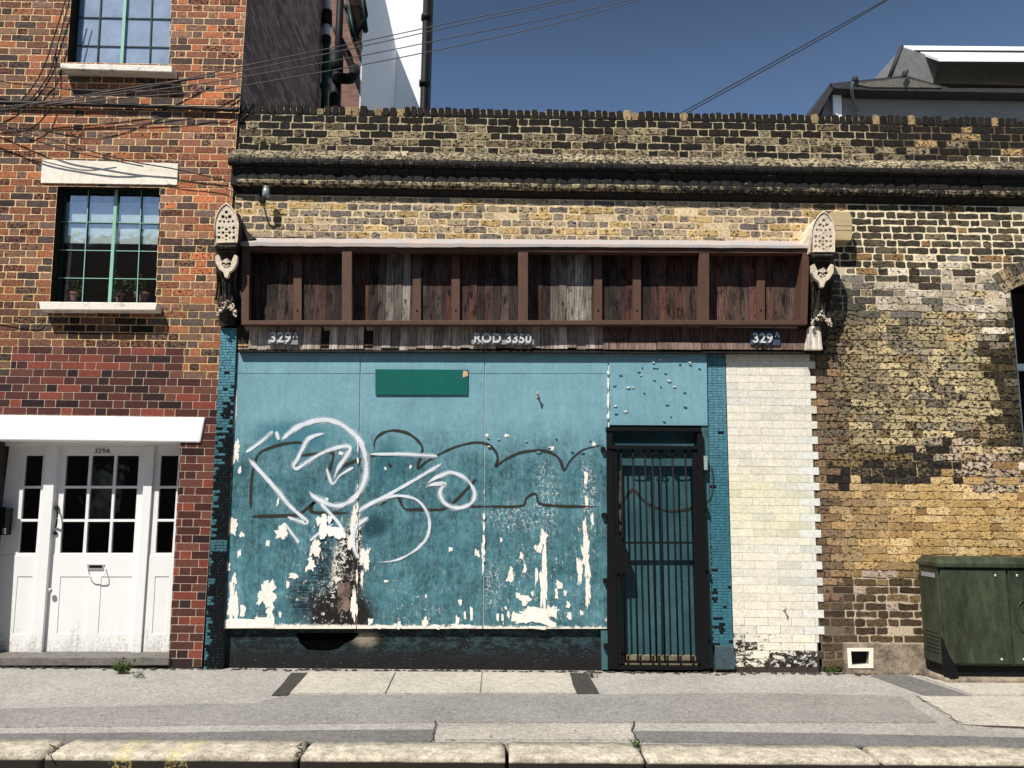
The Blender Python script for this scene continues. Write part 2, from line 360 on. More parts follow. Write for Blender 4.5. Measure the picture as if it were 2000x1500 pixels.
    bw = t.ma('MAXIMUM', t.ellm(665, 1200, 62, 52, soft=.25, wob=vs_), t.ma('MAXIMUM', t.ellm(678, 1130, 30, 90, soft=.25, wob=vs_), t.ellm(693, 1060, 12, 70, soft=.3, wob=vs_)))
    fb = t.ma('ADD', t.ma('ADD', t.noise(20, 6, .8), t.ma('MULTIPLY', fine, .35)), t.ma('MULTIPLY', t.ss(z, zb+.5, zb+.0), .24))
    fb = t.ma('ADD', fb, t.ma('MULTIPLY', t.ellm(690, 1120, 22, 70, soft=.6), .10))
    c = t.mix(bw, c, t.mix(t.ss(fb, .675, .70), (.78, .73, .66), (.010, .009, .008)))
    # chips low down
    chip = t.ss(t.noise(24, 7, 0.82, t.mapv((1, 1, 0.55), (7, 0, 2))), 0.585, 0.60)
    cz = t.ma('MULTIPLY', t.ss(z, zb+0.95, zb+0.1), t.ss(t.noise(2.4, 4, .6, t.mapv((1, 1, .6), (11, 0, 1))), 0.44, 0.56))
    cm = t.ma('MULTIPLY', chip, t.ma('MAXIMUM', cz, t.ma('MAXIMUM', t.ellm(1055, 1150, 85, 85, soft=.5, wob=wob), t.ma('MAXIMUM', t.ellm(1146, 1040, 22, 150, soft=.5, wob=wob), t.ellm(650, 1090, 60, 90, soft=.5, wob=wob)))))
    low = t.ma('MULTIPLY', t.ss(t.ma('ADD', z, t.ma('MULTIPLY', t.noise(22, 4, .7), -0.10)), zb-0.005, zb-0.03), 1)
    c = t.mix(t.ma('MAXIMUM', cm, low), c, (0.82, 0.77, 0.68))
    t.bump(t.ma('ADD', t.ma('MULTIPLY', wob, 2.0), t.ma('ADD', fine, t.ma('MULTIPLY', cm, -1.0))), 0.003, 0.6)
    return t.fin(c, t.ma('ADD', t.ma('MULTIPLY', wob, 0.2), 0.42), 0, 0.35)
M_panel = panel_mat()
M_peel = plain('bare primer', (0.85, 0.81, 0.74), 0.85, 0.22, 18, bump=0.002, dirt=0.35, dirtcol=(0.5, 0.36, 0.28))  # also colours the lit sliver on the shop door
def spraymat(name, col, cov=0.42, dens=.9):
    t = NT(name); n = t.noise(150, 4, 0.8); m = t.noise(9, 4, 0.7); _, al = t.attr()
    c = t.scale(t.mix(0, col, col), t.ma('ADD', t.ma('MULTIPLY', m, 0.5), 0.75))
    t.fin(c, 0.6)
    tr = t.n('ShaderNodeBsdfTransparent'); mx = t.n('ShaderNodeMixShader')
    e = t.ma('ADD', t.ma('MULTIPLY', t.ss(al, 0.0, .75), 1.15), t.ma('ADD', t.ma('MULTIPLY', t.ma('SUBTRACT', n, .5), 1.1), t.ma('MULTIPLY', t.ma('SUBTRACT', m, .5), .9)))
    t.put(mx.inputs[0], t.ma('MULTIPLY', t.ss(e, cov-.05, cov+0.5), dens))
    t.t.links.new(tr.outputs[0], mx.inputs[1]); t.t.links.new(t.bs.outputs[0], mx.inputs[2]); t.t.links.new(mx.outputs[0], t.out.inputs[0])
    return t.m
M_spw = spraymat('white spray paint', (0.78, 0.82, 0.87), 0.40, .85); M_spb = spraymat('brown spray paint', (0.030, 0.026, 0.018), 0.24, .92)

def glassmat(name, fac, tint=(0.5, 0.55, 0.6), rough=0.04, diff=None):
    t = NT(name); m = t.m; L = t.t.links
    gl = t.n('ShaderNodeBsdfGlossy'); gl.inputs['Roughness'].default_value = rough; gl.inputs[0].default_value = (0.95, 0.97, 1, 1)
    tr = t.n('ShaderNodeBsdfTransparent'); tr.inputs[0].default_value = (*tint, 1)
    mx = t.n('ShaderNodeMixShader')
    t.put(mx.inputs[0], t.ma('MULTIPLY', t.ma('ADD', t.ma('MULTIPLY', t.noise(9, 5, 0.7), 0.8), 0.6), fac))
    L.new(tr.outputs[0], mx.inputs[1]); L.new(gl.outputs[0], mx.inputs[2])
    bp = t.n('ShaderNodeBump'); bp.inputs['Distance'].default_value = 0.002; t.put(bp.inputs['Height'], t.noise(4, 2)); L.new(bp.outputs[0], gl.inputs['Normal'])
    src = mx
    if diff:
        df = t.n('ShaderNodeBsdfDiffuse'); m2 = t.n('ShaderNodeMixShader')
        t.put(df.inputs[0], t.scale(t.mix(0, diff, diff), t.ma('ADD', t.ma('MULTIPLY', t.noise(6, 5, .7), 1.0), 0.5)))
        m2.inputs[0].default_value = 0.68; L.new(mx.outputs[0], m2.inputs[1]); L.new(df.outputs[0], m2.inputs[2]); src = m2
    L.new(src.outputs[0], t.out.inputs[0]); return m
M_glass = glassmat('window glass', 0.30, (.85, .88, .88), diff=None); M_frost = glassmat('frosted sky glass', 0.5, diff=(0.36, 0.45, 0.58), rough=0.12)  # frosted panes: their diffuse blue also paints in reflected sky
M_glassdk = glassmat('dark door glass', 0.10, (0.25, 0.27, 0.3))
M_reflect = plain('pale blind', (0.72, 0.80, 0.76), 0.9, 0.2, 4)
M_pot = plain('pink plant pot', (0.55, 0.28, 0.26), 0.7, 0.15, 8); M_leaf = plain('weed leaf', (0.07, 0.11, 0.025), 0.6, 0.4, 40, bump=0.0005)

# ================================================================== GROUND
def ground_mat(name, base, speck=0.5, blot=(0.5, 0.7), dcol=(0.05, 0.047, 0.043), scale=1.0):
    t = NT(name); n1 = t.noise(1.3*scale, 5, 0.6); n2 = t.noise(48, 7, 0.92); n3 = t.noise(11, 6, 0.75)
    c = t.scale(t.mix(0, base, base), t.ma('ADD', t.ma('MULTIPLY', n2, speck*3.4), t.ma('ADD', t.ma('MULTIPLY', n1, 0.7), 1-speck*1.7-0.35)))
    c = t.scale(c, t.ma('ADD', 1.0, t.ma('ADD', t.ma('MULTIPLY', t.grain(75), .42*(speck*2)**.5), t.ma('ADD', t.ma('MULTIPLY', t.grain(190), .35), t.ma('MULTIPLY', t.hn(16, 6, .8), .22)))))
    c = t.mix(t.ma('MULTIPLY', t.ss(n3, 0.55, 0.70), 0.4), c, dcol)
    gum = t.ma('MULTIPLY', t.ss(t.voro(5.5), 0.075, 0.05), t.ss(t.noise(9, 2), 0.48, 0.56))
    c = t.mix(t.ma('MULTIPLY', gum, 0.8), c, dcol)
    t.bump(t.ma('ADD', n2, n3), 0.004, 0.7); return t.fin(c, 0.9, 0, 0.25)
M_asph = ground_mat('pavement asphalt', (0.32, 0.302, 0.278))
M_asph2 = ground_mat('older asphalt', (0.24, 0.228, 0.212)); M_asph3 = ground_mat('dark asphalt', (0.155, 0.147, 0.142))
M_asph4 = ground_mat('pale asphalt', (0.37, 0.34, 0.30)); M_tar = ground_mat('tar patch', (0.05, 0.045, 0.04), 0.8)
M_slab = ground_mat('concrete slab', (0.42, 0.39, 0.33), 0.3); M_road = ground_mat('road asphalt', (0.06, 0.058, 0.056), 0.8)
ykb = G(1000, 1452).y; ykf = G(1000, 1481).y
def struct(mb, name, mat, parent=None, **kw):
    o = mb.build(name, mat, parent, **kw)
    if parent is None: o['kind'] = 'structure'
    return o
g = MB(); g.box(-400, 400, -400, 600, -0.6, -0.30); struct(g, 'ground', M_asph2)
g = MB(); g.box(-60, 60, -10.5, ykf, -0.2, -0.12); struct(g, 'road', M_road)
g = MB(); g.box(-60, 60, -15, -10.5, -0.2, 0.0); struct(g, 'pavement_opposite', M_asph)
g = MB(); g.box(-60, 60, ykb+0.004, 3.5, -0.3, 0.0); pav = struct(g, 'pavement', M_asph)
rg = random.Random(5)
def gpoly(pts, z=0.004, jag=0.012, step=0.15):
    P = [G(x, y) for x, y in pts]; out = []
    for i, a in enumerate(P):
        b = P[(i+1) % len(P)]; n = max(1, int((b-a).length/step))
        for k in range(n):
            q = a.lerp(b, k/n); out.append((q.x+(rg.random()-.5)*jag, q.y+(rg.random()-.5)*jag))
    return out
def gsheet(name, pts, mat, z=0.004, jag=0.012, holes=()):
    o = gpoly(pts, z, jag); tri = tessellate_polygon([[Vector((p[0], p[1], 0)) for p in o]])
    vs = [(p[0], p[1], z) for p in o]+[(p[0], p[1], -0.01) for p in o]; n = len(o)
    fs = []
    for a, b, c in tri:
        ar = (o[b][0]-o[a][0])*(o[c][1]-o[a][1])-(o[b][1]-o[a][1])*(o[c][0]-o[a][0])
        fs.append((a, b, c) if ar > 0 else (a, c, b))
    for i in range(n): fs.append((i, (i+1) % n, (i+1) % n+n, i+n))
    m = MB(); m.add(vs, fs); return m.build(name, mat, pav)
gsheet('asphalt_patch', [(-300, 1402), (0, 1385), (500, 1374), (560, 1358), (1130, 1357), (1170, 1357), (1500, 1354), (1760, 1360), (1830, 1412), (1240, 1412), (850, 1412), (-300, 1425)], M_asph2, 0.004)
gsheet('asphalt_patch', [(-300, 1436), (400, 1431), (620, 1427), (850, 1426), (842, 1449), (300, 1451), (-300, 1457)], M_asph3, 0.004)
gsheet('asphalt_patch', [(1235, 1428), (1600, 1433), (2300, 1448), (2300, 1466), (1700, 1458), (1245, 1450)], M_asph3, 0.004)
gsheet('asphalt_patch', [(855, 1422), (1230, 1416), (1240, 1446), (850, 1446)], M_asph4, 0.008)
gsheet('asphalt_patch', [(1700, 1320), (1760, 1316), (1900, 1362), (1820, 1364)], M_asph3, 0.008)
gsheet('tar_patch', [(570, 1316), (608, 1316), (590, 1336), (560, 1360), (532, 1360)], M_tar, 0.010)
gsheet('tar_patch', [(1112, 1316), (1148, 1317), (1172, 1357), (1128, 1357)], M_tar, 0.010)
for q in ([(604, 1314), (772, 1314), (752, 1356), (566, 1357)], [(775, 1314), (941, 1315), (937, 1356), (756, 1356)], [(944, 1315), (1112, 1317), (1124, 1356), (941, 1356)]):
    gsheet('paving_slab', q, M_slab, 0.012, 0.002)
gsheet('paving_slab', [(1790, 1362), (2300, 1366), (2300, 1432), (1880, 1420)], M_slab, 0.012, 0.003)
gsheet('paving_slab', [(1800, 1325), (1850, 1334), (2300, 1340), (2300, 1360), (1900, 1359)], M_slab, 0.014, 0.003)
# dirt along the foot of the walls
m = MB(); rr = random.Random(9)
for i in range(420):
    x = rr.uniform(-5.2, 4.0); y = -0.01-abs(rr.gauss(0, 0.035)); s_ = rr.uniform(0.006, 0.028)
    m.ell((x, y, 0.004), (s_, s_*rr.uniform(.5, 1), s_*0.4), 6, 4)
o = m.build('grit', M_tar, pav); o['kind'] = 'stuff'
lm = MB()
for i in range(60):
    p = G(rr.uniform(-50, 2050), rr.uniform(1325, 1448)); s_ = rr.uniform(.006, .016); a = rr.random()*3; lm.add([(p.x-s_*math.cos(a), p.y-s_*math.sin(a), .017), (p.x+s_*.4*math.sin(a), p.y-s_*.4*math.cos(a), .019), (p.x+s_*math.cos(a), p.y+s_*math.sin(a), .018), (p.x-s_*.4*math.sin(a), p.y+s_*.4*math.cos(a), .022)], [(0, 1, 2, 3)])
o = lm.build('litter', plain('dry leaf litter', (.05, .035, .02), .8, .5), pav); o['kind'] = 'stuff'
cm_ = MB()
for pts in ([(852, 1412), (849, 1430), (843, 1452)], [(1238, 1412), (1236, 1432), (1246, 1452)], [(1790, 1362), (1840, 1392), (1882, 1420), (2200, 1432)], [(590, 1456), (580, 1462), (592, 1470), (577, 1480)], [(98, 1458), (112, 1466), (92, 1480)]):
    P = [G(x, y) for x, y in pts]; P = [P[0].lerp(P[1], k/6) for k in range(6)]+[P[1].lerp(P[-1] if len(P) == 3 else P[2], k/6) for k in range(7)]+([P[2].lerp(P[3], k/6) for k in range(1, 7)] if len(P) > 3 else [])
    cm_.tube([(p.x+rr.uniform(-.01, .01), p.y+rr.uniform(-.008, .008), .013) for p in P], .004, 4)
cm_.build('crack', M_tar, pav)
def kerbmat():
    t = NT('kerb stone'); x, y, z = t.xyz(); n = t.noise(7, 7, .78); n2 = t.noise(60, 5, .85)
    c = t.scale(t.mix(t.ss(n, .38, .62), (0.36, 0.32, 0.25), (0.50, 0.45, 0.36)), t.ma('ADD', t.ma('MULTIPLY', n2, 1.2), .4))
    c = t.scale(c, t.ma('ADD', 1.0, t.ma('ADD', t.ma('MULTIPLY', t.grain(85), .4), t.ma('MULTIPLY', t.hn(12, 6, .8), .45))))
    c = t.mix(t.ma('MULTIPLY', t.ss(t.noise(15, 6, .8), .56, .66), .6), c, (.09, .08, .065))
    c = t.mix(t.ss(t.ma('ADD', z, t.ma('MULTIPLY', t.ma('ADD', t.ma('MULTIPLY', t.grain(60), .012), t.ma('MULTIPLY', t.ma('SUBTRACT', t.noise(9, 5, .75), 0.5), 0.05)))), -0.020, -0.032), c, (0.02, 0.016, 0.012))
    cy = G(300, 1470); u = t.ma('ABSOLUTE', t.ma('SUBTRACT', t.ma('ABSOLUTE', t.ma('SUBTRACT', x, cy.x+t_off)), 0.17))
    yel = t.ma('MULTIPLY', t.ss(u, 0.075, 0.06), t.ss(t.noise(22, 6, .85), 0.50, 0.54))
    c = t.mix(t.ma('MULTIPLY', yel, 0.55), c, (0.60, 0.50, 0.16))
    t.bump(t.ma('ADD', n, n2), 0.003, .6); return t.fin(c, .9)
t_off = 0.0
M_kerb = kerbmat()
kb = bpy.data.objects.new('kerb', None); COL.objects.link(kb); kb['kind'] = 'structure'
js = [-900, -400, 100, 592, 990, 1252, 1695, 2150, 2600]
for i in range(len(js)-1):
    xa, xb = G(js[i], 1467).x+0.012, G(js[i+1], 1467).x-0.012
    m = MB(); nseg = 40; dz = rr.uniform(-0.004, 0.006)
    prof = [(ykb, -0.2), (ykb, 0.006), (ykb-0.12, 0.008), (ykf+0.03, 0.006), (ykf+0.012, 0.001), (ykf+0.003, -0.010), (ykf, -0.03), (ykf, -0.2)]
    vs = []; fs = []; k = len(prof)
    for a in range(nseg+1):
        x = xa+(xb-xa)*a/nseg
        for (yy, zz) in prof:
            e = 0.012 if a in (0, nseg) else 0
            vs.append((x, yy+(0.010*nz(x*3, yy, zz*5)+.006*nz(x*14, yy*3, 6))*(zz > -.19), zz+dz-(e if zz > -.03 else 0)+(0.006*nz(x*4, yy*3, 2)+.004*nz(x*15, yy*9, 3))*(zz > -.1)))
    for a in range(nseg):
        for b in range(k-1): fs.append((a*k+b, (a+1)*k+b, (a+1)*k+b+1, a*k+b+1))
    fs += [tuple(range(k)), tuple(nseg*k+q for q in range(k))[::-1]]
    m.add(vs, fs, smooth=True); m.build('kerb_stone', M_kerb, kb)

# ================================================================== RED BRICK HOUSE
house = thing('brick_house', 'tall red brick house with green windows and white doorway, left of the blue shopfront', 'house', (-4.5, 0, 0))
YH = 0.0
re_ = edge((465, 215), (392, 1300), YH)                         # right edge of the wall, leaning as seen
re_top = edge((474, 0), (465, 215), YH)
ztop = zat(470, -420, YH); zmid = zat(465, 215, YH)
XR0 = W(465, 215, YH).x
def hr(z): return XR0+ (0.012 if z > zmid else 0) if z > zat(440, 640) else min(XR0, re_(z)+0.02)
XL = W(-420, 700).x
w1 = [(112, 361), (312, 365), (303, 592), (97, 590)]
w2 = [(150, -160), (338, -156), (330, 128), (130, 124)]
def qx(w, z, Y=0):
    a, b, c, d = [W(*p, Y) for p in w]
    return (d.x+(a.x-d.x)*(z-d.z)/(a.z-d.z), c.x+(b.x-c.x)*(z-c.z)/(b.z-c.z))
doorq = [(-20, 862), (352, 862), (328, 1298), (-48, 1298)]
ZL0, ZL1 = zat(200, 862, -.02), zat(200, 813, -.02)
def hreg(z):
    xr = hr(z); iv = [(XL, xr)]
    for w in (w1, w2):
        a, b, c, d = [W(*p) for p in w]
        if (c.z+d.z)/2 < z < (a.z+b.z)/2:
            xa, xb = qx(w, z); iv = [(XL, xa), (xb, xr)]
    return iv
# glazed brick dado: rows between the lintel and y=678, plus the pier by the door
zg_top, zg_mid = zat(200, 678), zat(200, 737)
def glz(z):
    if zg_mid < z < zg_top: return (W(22, 700).x, W(358, 700).x)
    if z <= zg_mid: return (XL, 99)
    return None
def reg_plain(z):
    iv = hreg(z); gz = glz(z)
    if gz is None: return iv
    out = []
    for a, b in iv:
        if gz[0] > a: out.append((a, min(b, gz[0])))
        if gz[1] < b: out.append((gz[1], b))
    return out
def reg_glz(z):
    gz = glz(z)
    if gz is None: return []
    a, b = max(XL, gz[0]), min(hr(z), gz[1])
    if z < ZL0:
        xa, xb = qx(doorq, z); return [(XL, xa), (xb, b)]
    return [(a, b)]
def hash01(x, z): return random.Random(int(x*977)*7919+int(z*1013)).random()
PAL_R = [((0.42, 0.14, 0.062), 3), ((0.31, 0.11, 0.058), 5), ((0.20, 0.08, 0.05), 4), ((0.24, 0.125, 0.085), 3), ((0.07, 0.045, 0.04), 2), ((0.28, 0.14, 0.085), 2), ((0.13, 0.085, 0.075), 2)]
def pick(rnd, pal):
    s_ = sum(w for _, w in pal); r = rnd.random()*s_
    for c, w in pal:
        r -= w
        if r <= 0: break
    k = 0.82+rnd.random()*0.4; return tuple(q*k for q in c)
def t_red(x, z, rnd):
    px, py = proj(x, 0, z)
    c = pick(rnd, PAL_R)
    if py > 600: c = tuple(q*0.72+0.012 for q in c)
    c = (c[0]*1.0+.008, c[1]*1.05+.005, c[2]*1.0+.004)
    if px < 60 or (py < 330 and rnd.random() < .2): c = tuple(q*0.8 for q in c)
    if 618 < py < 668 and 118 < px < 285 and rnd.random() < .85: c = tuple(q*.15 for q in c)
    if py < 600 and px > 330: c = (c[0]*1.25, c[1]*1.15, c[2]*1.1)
    return (*c, rnd.choice((0.2, 0.35, 0.5, 0.65)))
def m_red(x, z, rnd):
    px, py = proj(x, 0, z); k = 0.9+rnd.random()*0.15
    c = (0.74, 0.53, 0.29) if py < 560 else (0.62, 0.45, 0.21)
    return (*(q*k for q in c), 0.12)
def t_glz(x, z, rnd):
    c = pick(rnd, [((0.20, 0.05, 0.032), 3), ((0.10, 0.032, 0.024), 4), ((0.07, 0.025, 0.02), 5), ((0.028, 0.015, 0.014), 3), ((0.14, 0.055, 0.036), 2)])
    return (*c, 0.15)
def m_glz(x, z, rnd): return (0.60, 0.46, 0.36, 0.0)
rnd = random.Random(1)
mb, mm, mb2, mm2 = MB(), MB(), MB(), MB()
zf = 0.02; CH = 0.0755
z0 = zg_mid-math.ceil((zg_mid-0.02)/CH)*CH
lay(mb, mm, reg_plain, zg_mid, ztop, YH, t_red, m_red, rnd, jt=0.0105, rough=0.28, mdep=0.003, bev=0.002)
lay(mb2, mm2, reg_glz, z0, zg_top+0.0005, YH-0.002, t_glz, m_glz, rnd, jt=0.006, rough=0.05, mdep=0.003, bev=0.002)
hw = mb.build('wall_brick', M_redbrick, house); mm.build('mortar', M_mort, house)
mb2.build('glazed_brick', M_glazed, house); mm2.build('glazed_mortar', M_mort, house)
# wall core with openings, flank and back
def XZ(L, Y=0): return [(W(*p, Y).x, W(*p, Y).z) for p in L]
core = MB()
outl = [(XL, -0.1), (XZ([(388, 1310)])[0][0], -0.1), (hr(zat(440, 660))-0.012, zat(440, 660)), (XR0-0.008, zat(440, 639)), (XR0-0.008, ztop), (XL, ztop)]
d3 = XZ(doorq); d3 = [(d3[0][0], ZL1-0.1), (d3[1][0], ZL1-0.1), (d3[2][0], 0.02), (d3[3][0], 0.02)]
core.prism(outl, [XZ(w1), XZ(w2), d3], 0.007, 0.50)
core.build('wall_core', M_body, house)
def flankmat():
    t = NT('flank brick'); x, y, z = t.xyz(); q = t.n('ShaderNodeTexBrick')
    cb = t.n('ShaderNodeCombineXYZ'); t.put(cb.inputs[0], y); t.put(cb.inputs[1], z); t.put(q.inputs['Vector'], cb.outputs[0])
    for k, v in dict(Scale=1.0).items(): q.inputs[k].default_value = v
    q.inputs['Brick Width'].default_value = 0.225; q.inputs['Row Height'].default_value = 0.0755; q.inputs['Mortar Size'].default_value = 0.006
    q.inputs['Color1'].default_value = (0.16, 0.10, 0.085, 1); q.inputs['Color2'].default_value = (0.36, 0.25, 0.21, 1); q.inputs['Mortar'].default_value = (0.08, 0.06, 0.05, 1)
    c = t.scale(q.outputs[0], t.ma('ADD', t.noise(7, 6, .7), .4)); t.bump(q.outputs[1], .006, .8)
    return t.fin(c, .9)
M_flank = flankmat()
FD = 3.55
b_ = MB(); b_.box(XL, XR0-0.01, 0.50, FD, -0.1, ztop); b_.box(XR0-0.0105, XR0+0.004, 0.03, FD, zat(470, 640), ztop)
b_.build('flank_wall', M_flank, house)
# the core block must not fill the rooms behind the openings: rooms are shallow boxes in front of it
# ---- windows
def window(par, q, Yg, cols, rows, sillq, lintelq, name, glass, thick=0):
    win = bpy.data.objects.new(name, None); COL.objects.link(win); win.parent = par; win.matrix_parent_inverse = par.matrix_basis.inverted()
    P = [W(*p) for p in q]
    # frame plane behind the opening, same opening in world XZ
    xz = [(p.x, p.z) for p in P]
    def pt(u, v):
        a = Vector(xz[0]).lerp(Vector(xz[1]), u); b = Vector(xz[3]).lerp(Vector(xz[2]), u); r = a.lerp(b, v); return (r.x, r.y)
    f = MB()
    def bar(u0, v0, u1, v1, wd, yf, yb):
        a, b = Vector(pt(u0, v0)), Vector(pt(u1, v1)); d = (b-a).normalized(); n = Vector((-d.y, d.x))*wd/2
        f.prism([tuple(a+n), tuple(b+n), tuple(b-n), tuple(a-n)], (), yf, yb)
    for u in cols: bar(u, 0, u, 1, 0.014, Yg-0.012, Yg+0.02)
    for v in rows: bar(0, v, 1, v, 0.012, Yg-0.010, Yg+0.018)
    bar(0.01, 0, 0.01, 1, 0.03, Yg-0.014, Yg+0.022); bar(0.99, 0, 0.99, 1, 0.022, Yg-0.014, Yg+0.022)
    bar(0, 0.01, 1, 0.01, 0.03, Yg-0.016, Yg+0.024); bar(0, 0.993, 1, 0.993, 0.03, Yg-0.016, Yg+0.024)
    f.build('window_frame', M_greendk, win)
    f = MB(); bar(thick, 0.0, thick-0.012, 1, 0.032, Yg-0.03, Yg-0.0165)
    if glass is M_glass:
        for u in cols: bar(u, 0, u, 1, 0.008, Yg-0.0125, Yg-0.0121-0.004)
        for v in rows: bar(0, v, 1, v, 0.007, Yg-0.0105, Yg-0.0145)
    f.build('glazing_bar', M_green, win)
    gm = MB(); gm.add([(xz[i][0], Yg, xz[i][1]) for i in (3, 2, 1, 0)], [(0, 1, 2, 3)]); gm.build('window_glass', glass, win)
    rv = MB()
    for i in range(4):
        a, b = xz[i], xz[(i+1) % 4]; k = 0.004
        rv.add([(a[0], 0.006, a[1]), (b[0], 0.006, b[1]), (b[0], 0.499, b[1]), (a[0], 0.499, a[1])], [(0, 3, 2, 1)])
    rv.build('reveal', M_body, win)
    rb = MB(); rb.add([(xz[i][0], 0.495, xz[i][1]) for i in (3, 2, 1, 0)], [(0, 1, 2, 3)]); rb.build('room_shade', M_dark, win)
    sl = MB(); sl.pq(sillq, -0.13, Yg-0.02); sl.build('window_sill', M_sill, win, bevel=0.008)
    if lintelq:
        l = MB(); l.pq(lintelq, -0.012, 0.12); l.build('lintel', M_stone, win, bevel=0.006)
    return win, pt
wn, pt = window(house, w1, 0.13, (0.25, 0.775), (0.285, 0.53, 0.77), [(75, 589), (307, 591), (304, 606), (78, 605)], [(82, 311), (348, 319), (346, 361), (79, 357)], 'window', M_glass, 0.53)
cu = MB(); a, b = pt(0, 0.16), pt(1, 0.34)
cu.box(pt(0.02, 0)[0], pt(0.98, 0)[0], 0.145, 0.15, zat(200, 476, 0.15), zat(200, 396, 0.15)); cu.box(W(135, 500, .2).x, W(140, 500, .2).x, .19, .2, pt(0, 1)[1], pt(0, .3)[1])
cu.build('reflection', M_reflect, wn)  # pale sheet stands in for the sky reflected in the upper panes
for (px, wd) in ((140, .13), (275, .15), (232, .08)):
    c = W(px, 589, 0.20); pm = MB(); r = wd/2
    vs = []; n = 14
    for (rr_, zz) in ((r*.75, 0), (r*.95, .075), (r*1.08, .078), (r*1.08, .10), (r*.9, .10)):
        for k in range(n): vs.append((c.x+rr_*math.cos(6.283*k/n), 0.21+rr_*.6*math.sin(6.283*k/n), c.z+zz))
    fs = [(j*n+k, j*n+(k+1) % n, (j+1)*n+(k+1) % n, (j+1)*n+k) for j in range(4) for k in range(n)]
    pm.add(vs, fs); pm.build('plant_pot', M_pot, wn)
for px0 in (145, 232, 275):
    lf = MB()
    for k in range(60):
        c = W(px0+rnd.gauss(0, 9), 562+rnd.gauss(0, 11), 0.20); s_ = rnd.uniform(.010, .022)
        lf.ell((c.x, .2+rnd.uniform(-.02, .02), c.z), (s_, s_*.8, s_*rnd.uniform(.5, 1.3)), 6, 4)
    lf.build('pot_plant', M_leaf, wn)
wn2, pt2 = window(house, w2, 0.13, (0.24, 0.76), (0.2, 0.42, 0.64, 0.835), [(117, 123), (336, 128), (336, 141), (118, 134)], None, 'window', M_frost, 0.5)
bb = MB(); bb.box(pt2(0, 0)[0], pt2(1, 0)[0], .24, .25, pt2(0, 1)[1], pt2(0, 0)[1]); bb.build('reflection', plain('blue blind', (0.22, 0.28, 0.38), .9, .3, 3), wn2)  # blue sheet behind the panes adds the colour of reflected sky
# thick dark band across the wall
# ---- doorway
lt = MB(); lt.prism([(XL, ZL0), (W(392, 850, -.02).x, ZL0), (W(398, 850, -.02).x, ZL1), (XL, ZL1)], (), -0.022, 0.30); lt.build('door_lintel', M_lintel, house, bevel=0.012)
YD = 0.24
ds = MB(); ds.pq([(-400, 1284), (331, 1284), (329, 1300), (-400, 1302)], -0.035, 0.5); ds.build('doorstep', plain('worn grey step', (.15, .14, .125), .9, .4, 12, dirt=.6), house, bevel=0.008)
door = bpy.data.objects.new('door', None); COL.objects.link(door); door.parent = house; door.matrix_parent_inverse = house.matrix_basis.inverted()
def Lx(y, xt, xb): return xt+(xb-xt)*(y-870)/(1283-870)
def dq(xt0, xb0, xt1, xb1, y0, y1): return [(Lx(y0, xt0, xb0), y0), (Lx(y0, xt1, xb1), y0), (Lx(y1, xt1, xb1), y1), (Lx(y1, xt0, xb0), y1)]
# door leaf with nine openings
def doorpaint():
    t = NT('white door paint'); x, y, z = t.xyz(); n = t.noise(6, 6, .75); n2 = t.noise(40, 5, .8); st = t.noise(20, 5, .7, t.mapv((1, 1, .15)))
    c = t.scale(t.mix(0, (.80, .80, .79), (.8, .8, .79)), t.ma('ADD', t.ma('MULTIPLY', n, .2), .9))
    d = t.ma('MULTIPLY', t.ss(t.ma('ADD', t.ma('MULTIPLY', n2, .6), t.ma('ADD', t.ma('MULTIPLY', st, .5), t.ma('MULTIPLY', t.ss(z, .55, .05), .22))), .68, .84), .65)
    c = t.mix(d, c, (.34, .32, .28)); t.bump(t.ma('ADD', n, n2), .001, .6); return t.fin(c, .5, 0, .35)
M_dp = doorpaint()
m = MB(); holes = []; rows_ = ((890, 949), (954, 1014), (1019, 1080))
colsd = ((131, 103, 176, 147), (181, 154, 225, 198), (230, 203, 273, 247))
for (ya, yb) in rows_:
    for (a0, b0, a1, b1) in colsd: holes.append(dq(a0, b0, a1, b1, ya, yb))
m.pq(dq(114, 86, 296, 264, 872, 1283), YD+0.04, YD+0.085, holes); leaf = m.build('door_leaf', M_dp, door, bevel=0.003)
gm = MB(); gm.pq(dq(120, 94, 285, 255, 882, 1090), YD+0.062, YD+0.064); gm.build('door_glass', M_glassdk, door)
# raised stiles/rails round the lower panels
m = MB()
m.pq(dq(114, 86, 296, 264, 1082, 1283), YD+0.034, YD+0.04, [dq(134, 108, 190, 164, 1126, 1238), dq(213, 188, 276, 248, 1126, 1238)]); m.build('door_rail', M_dp, door, bevel=0.002)
# frame posts + head + sidelights
m = MB(); m.pq(dq(-60, -80, 310, 280, 864, 871), YD-0.005, YD+0.1); m.pq(dq(310, 280, 360, 333, 864, 871), YD-0.005, YD+0.1)
m.pq(dq(90, 58, 111, 80, 871, 1283), YD-0.01, YD+0.1); m.pq(dq(285, 256, 302, 274, 871, 1283), YD-0.01, YD+0.1)
m.build('door_frame', M_dp, door, bevel=0.004)
def sidelight(a0, b0, a1, b1, g0, h0, g1, h1):
    m = MB(); hs = [dq(g0, h0, g1, h1, ya, yb) for (ya, yb) in rows_]
    m.pq(dq(a0, b0, a1, b1, 871, 1283), YD+0.02, YD+0.06, hs); s_ = m.build('sidelight', M_dp, door, bevel=0.003)
    gg = MB(); gg.pq(dq(g0-2, h0-2, g1+2, h1+2, 885, 1084), YD+0.04, YD+0.042); gg.build('sidelight_glass', M_glassdk, door)
    m = MB(); w_ = 6; m.pq(dq(a0, b0, a1, b1, 1084, 1283), YD+0.014, YD+0.02, [dq(g0+2, h0+2, g1-2, h1-2, 1126, 1238)]); m.build('sidelight_rail', M_dp, door, bevel=0.002)
sidelight(18, -30, 90.5, 58.5, 52, 20, 86, 53)
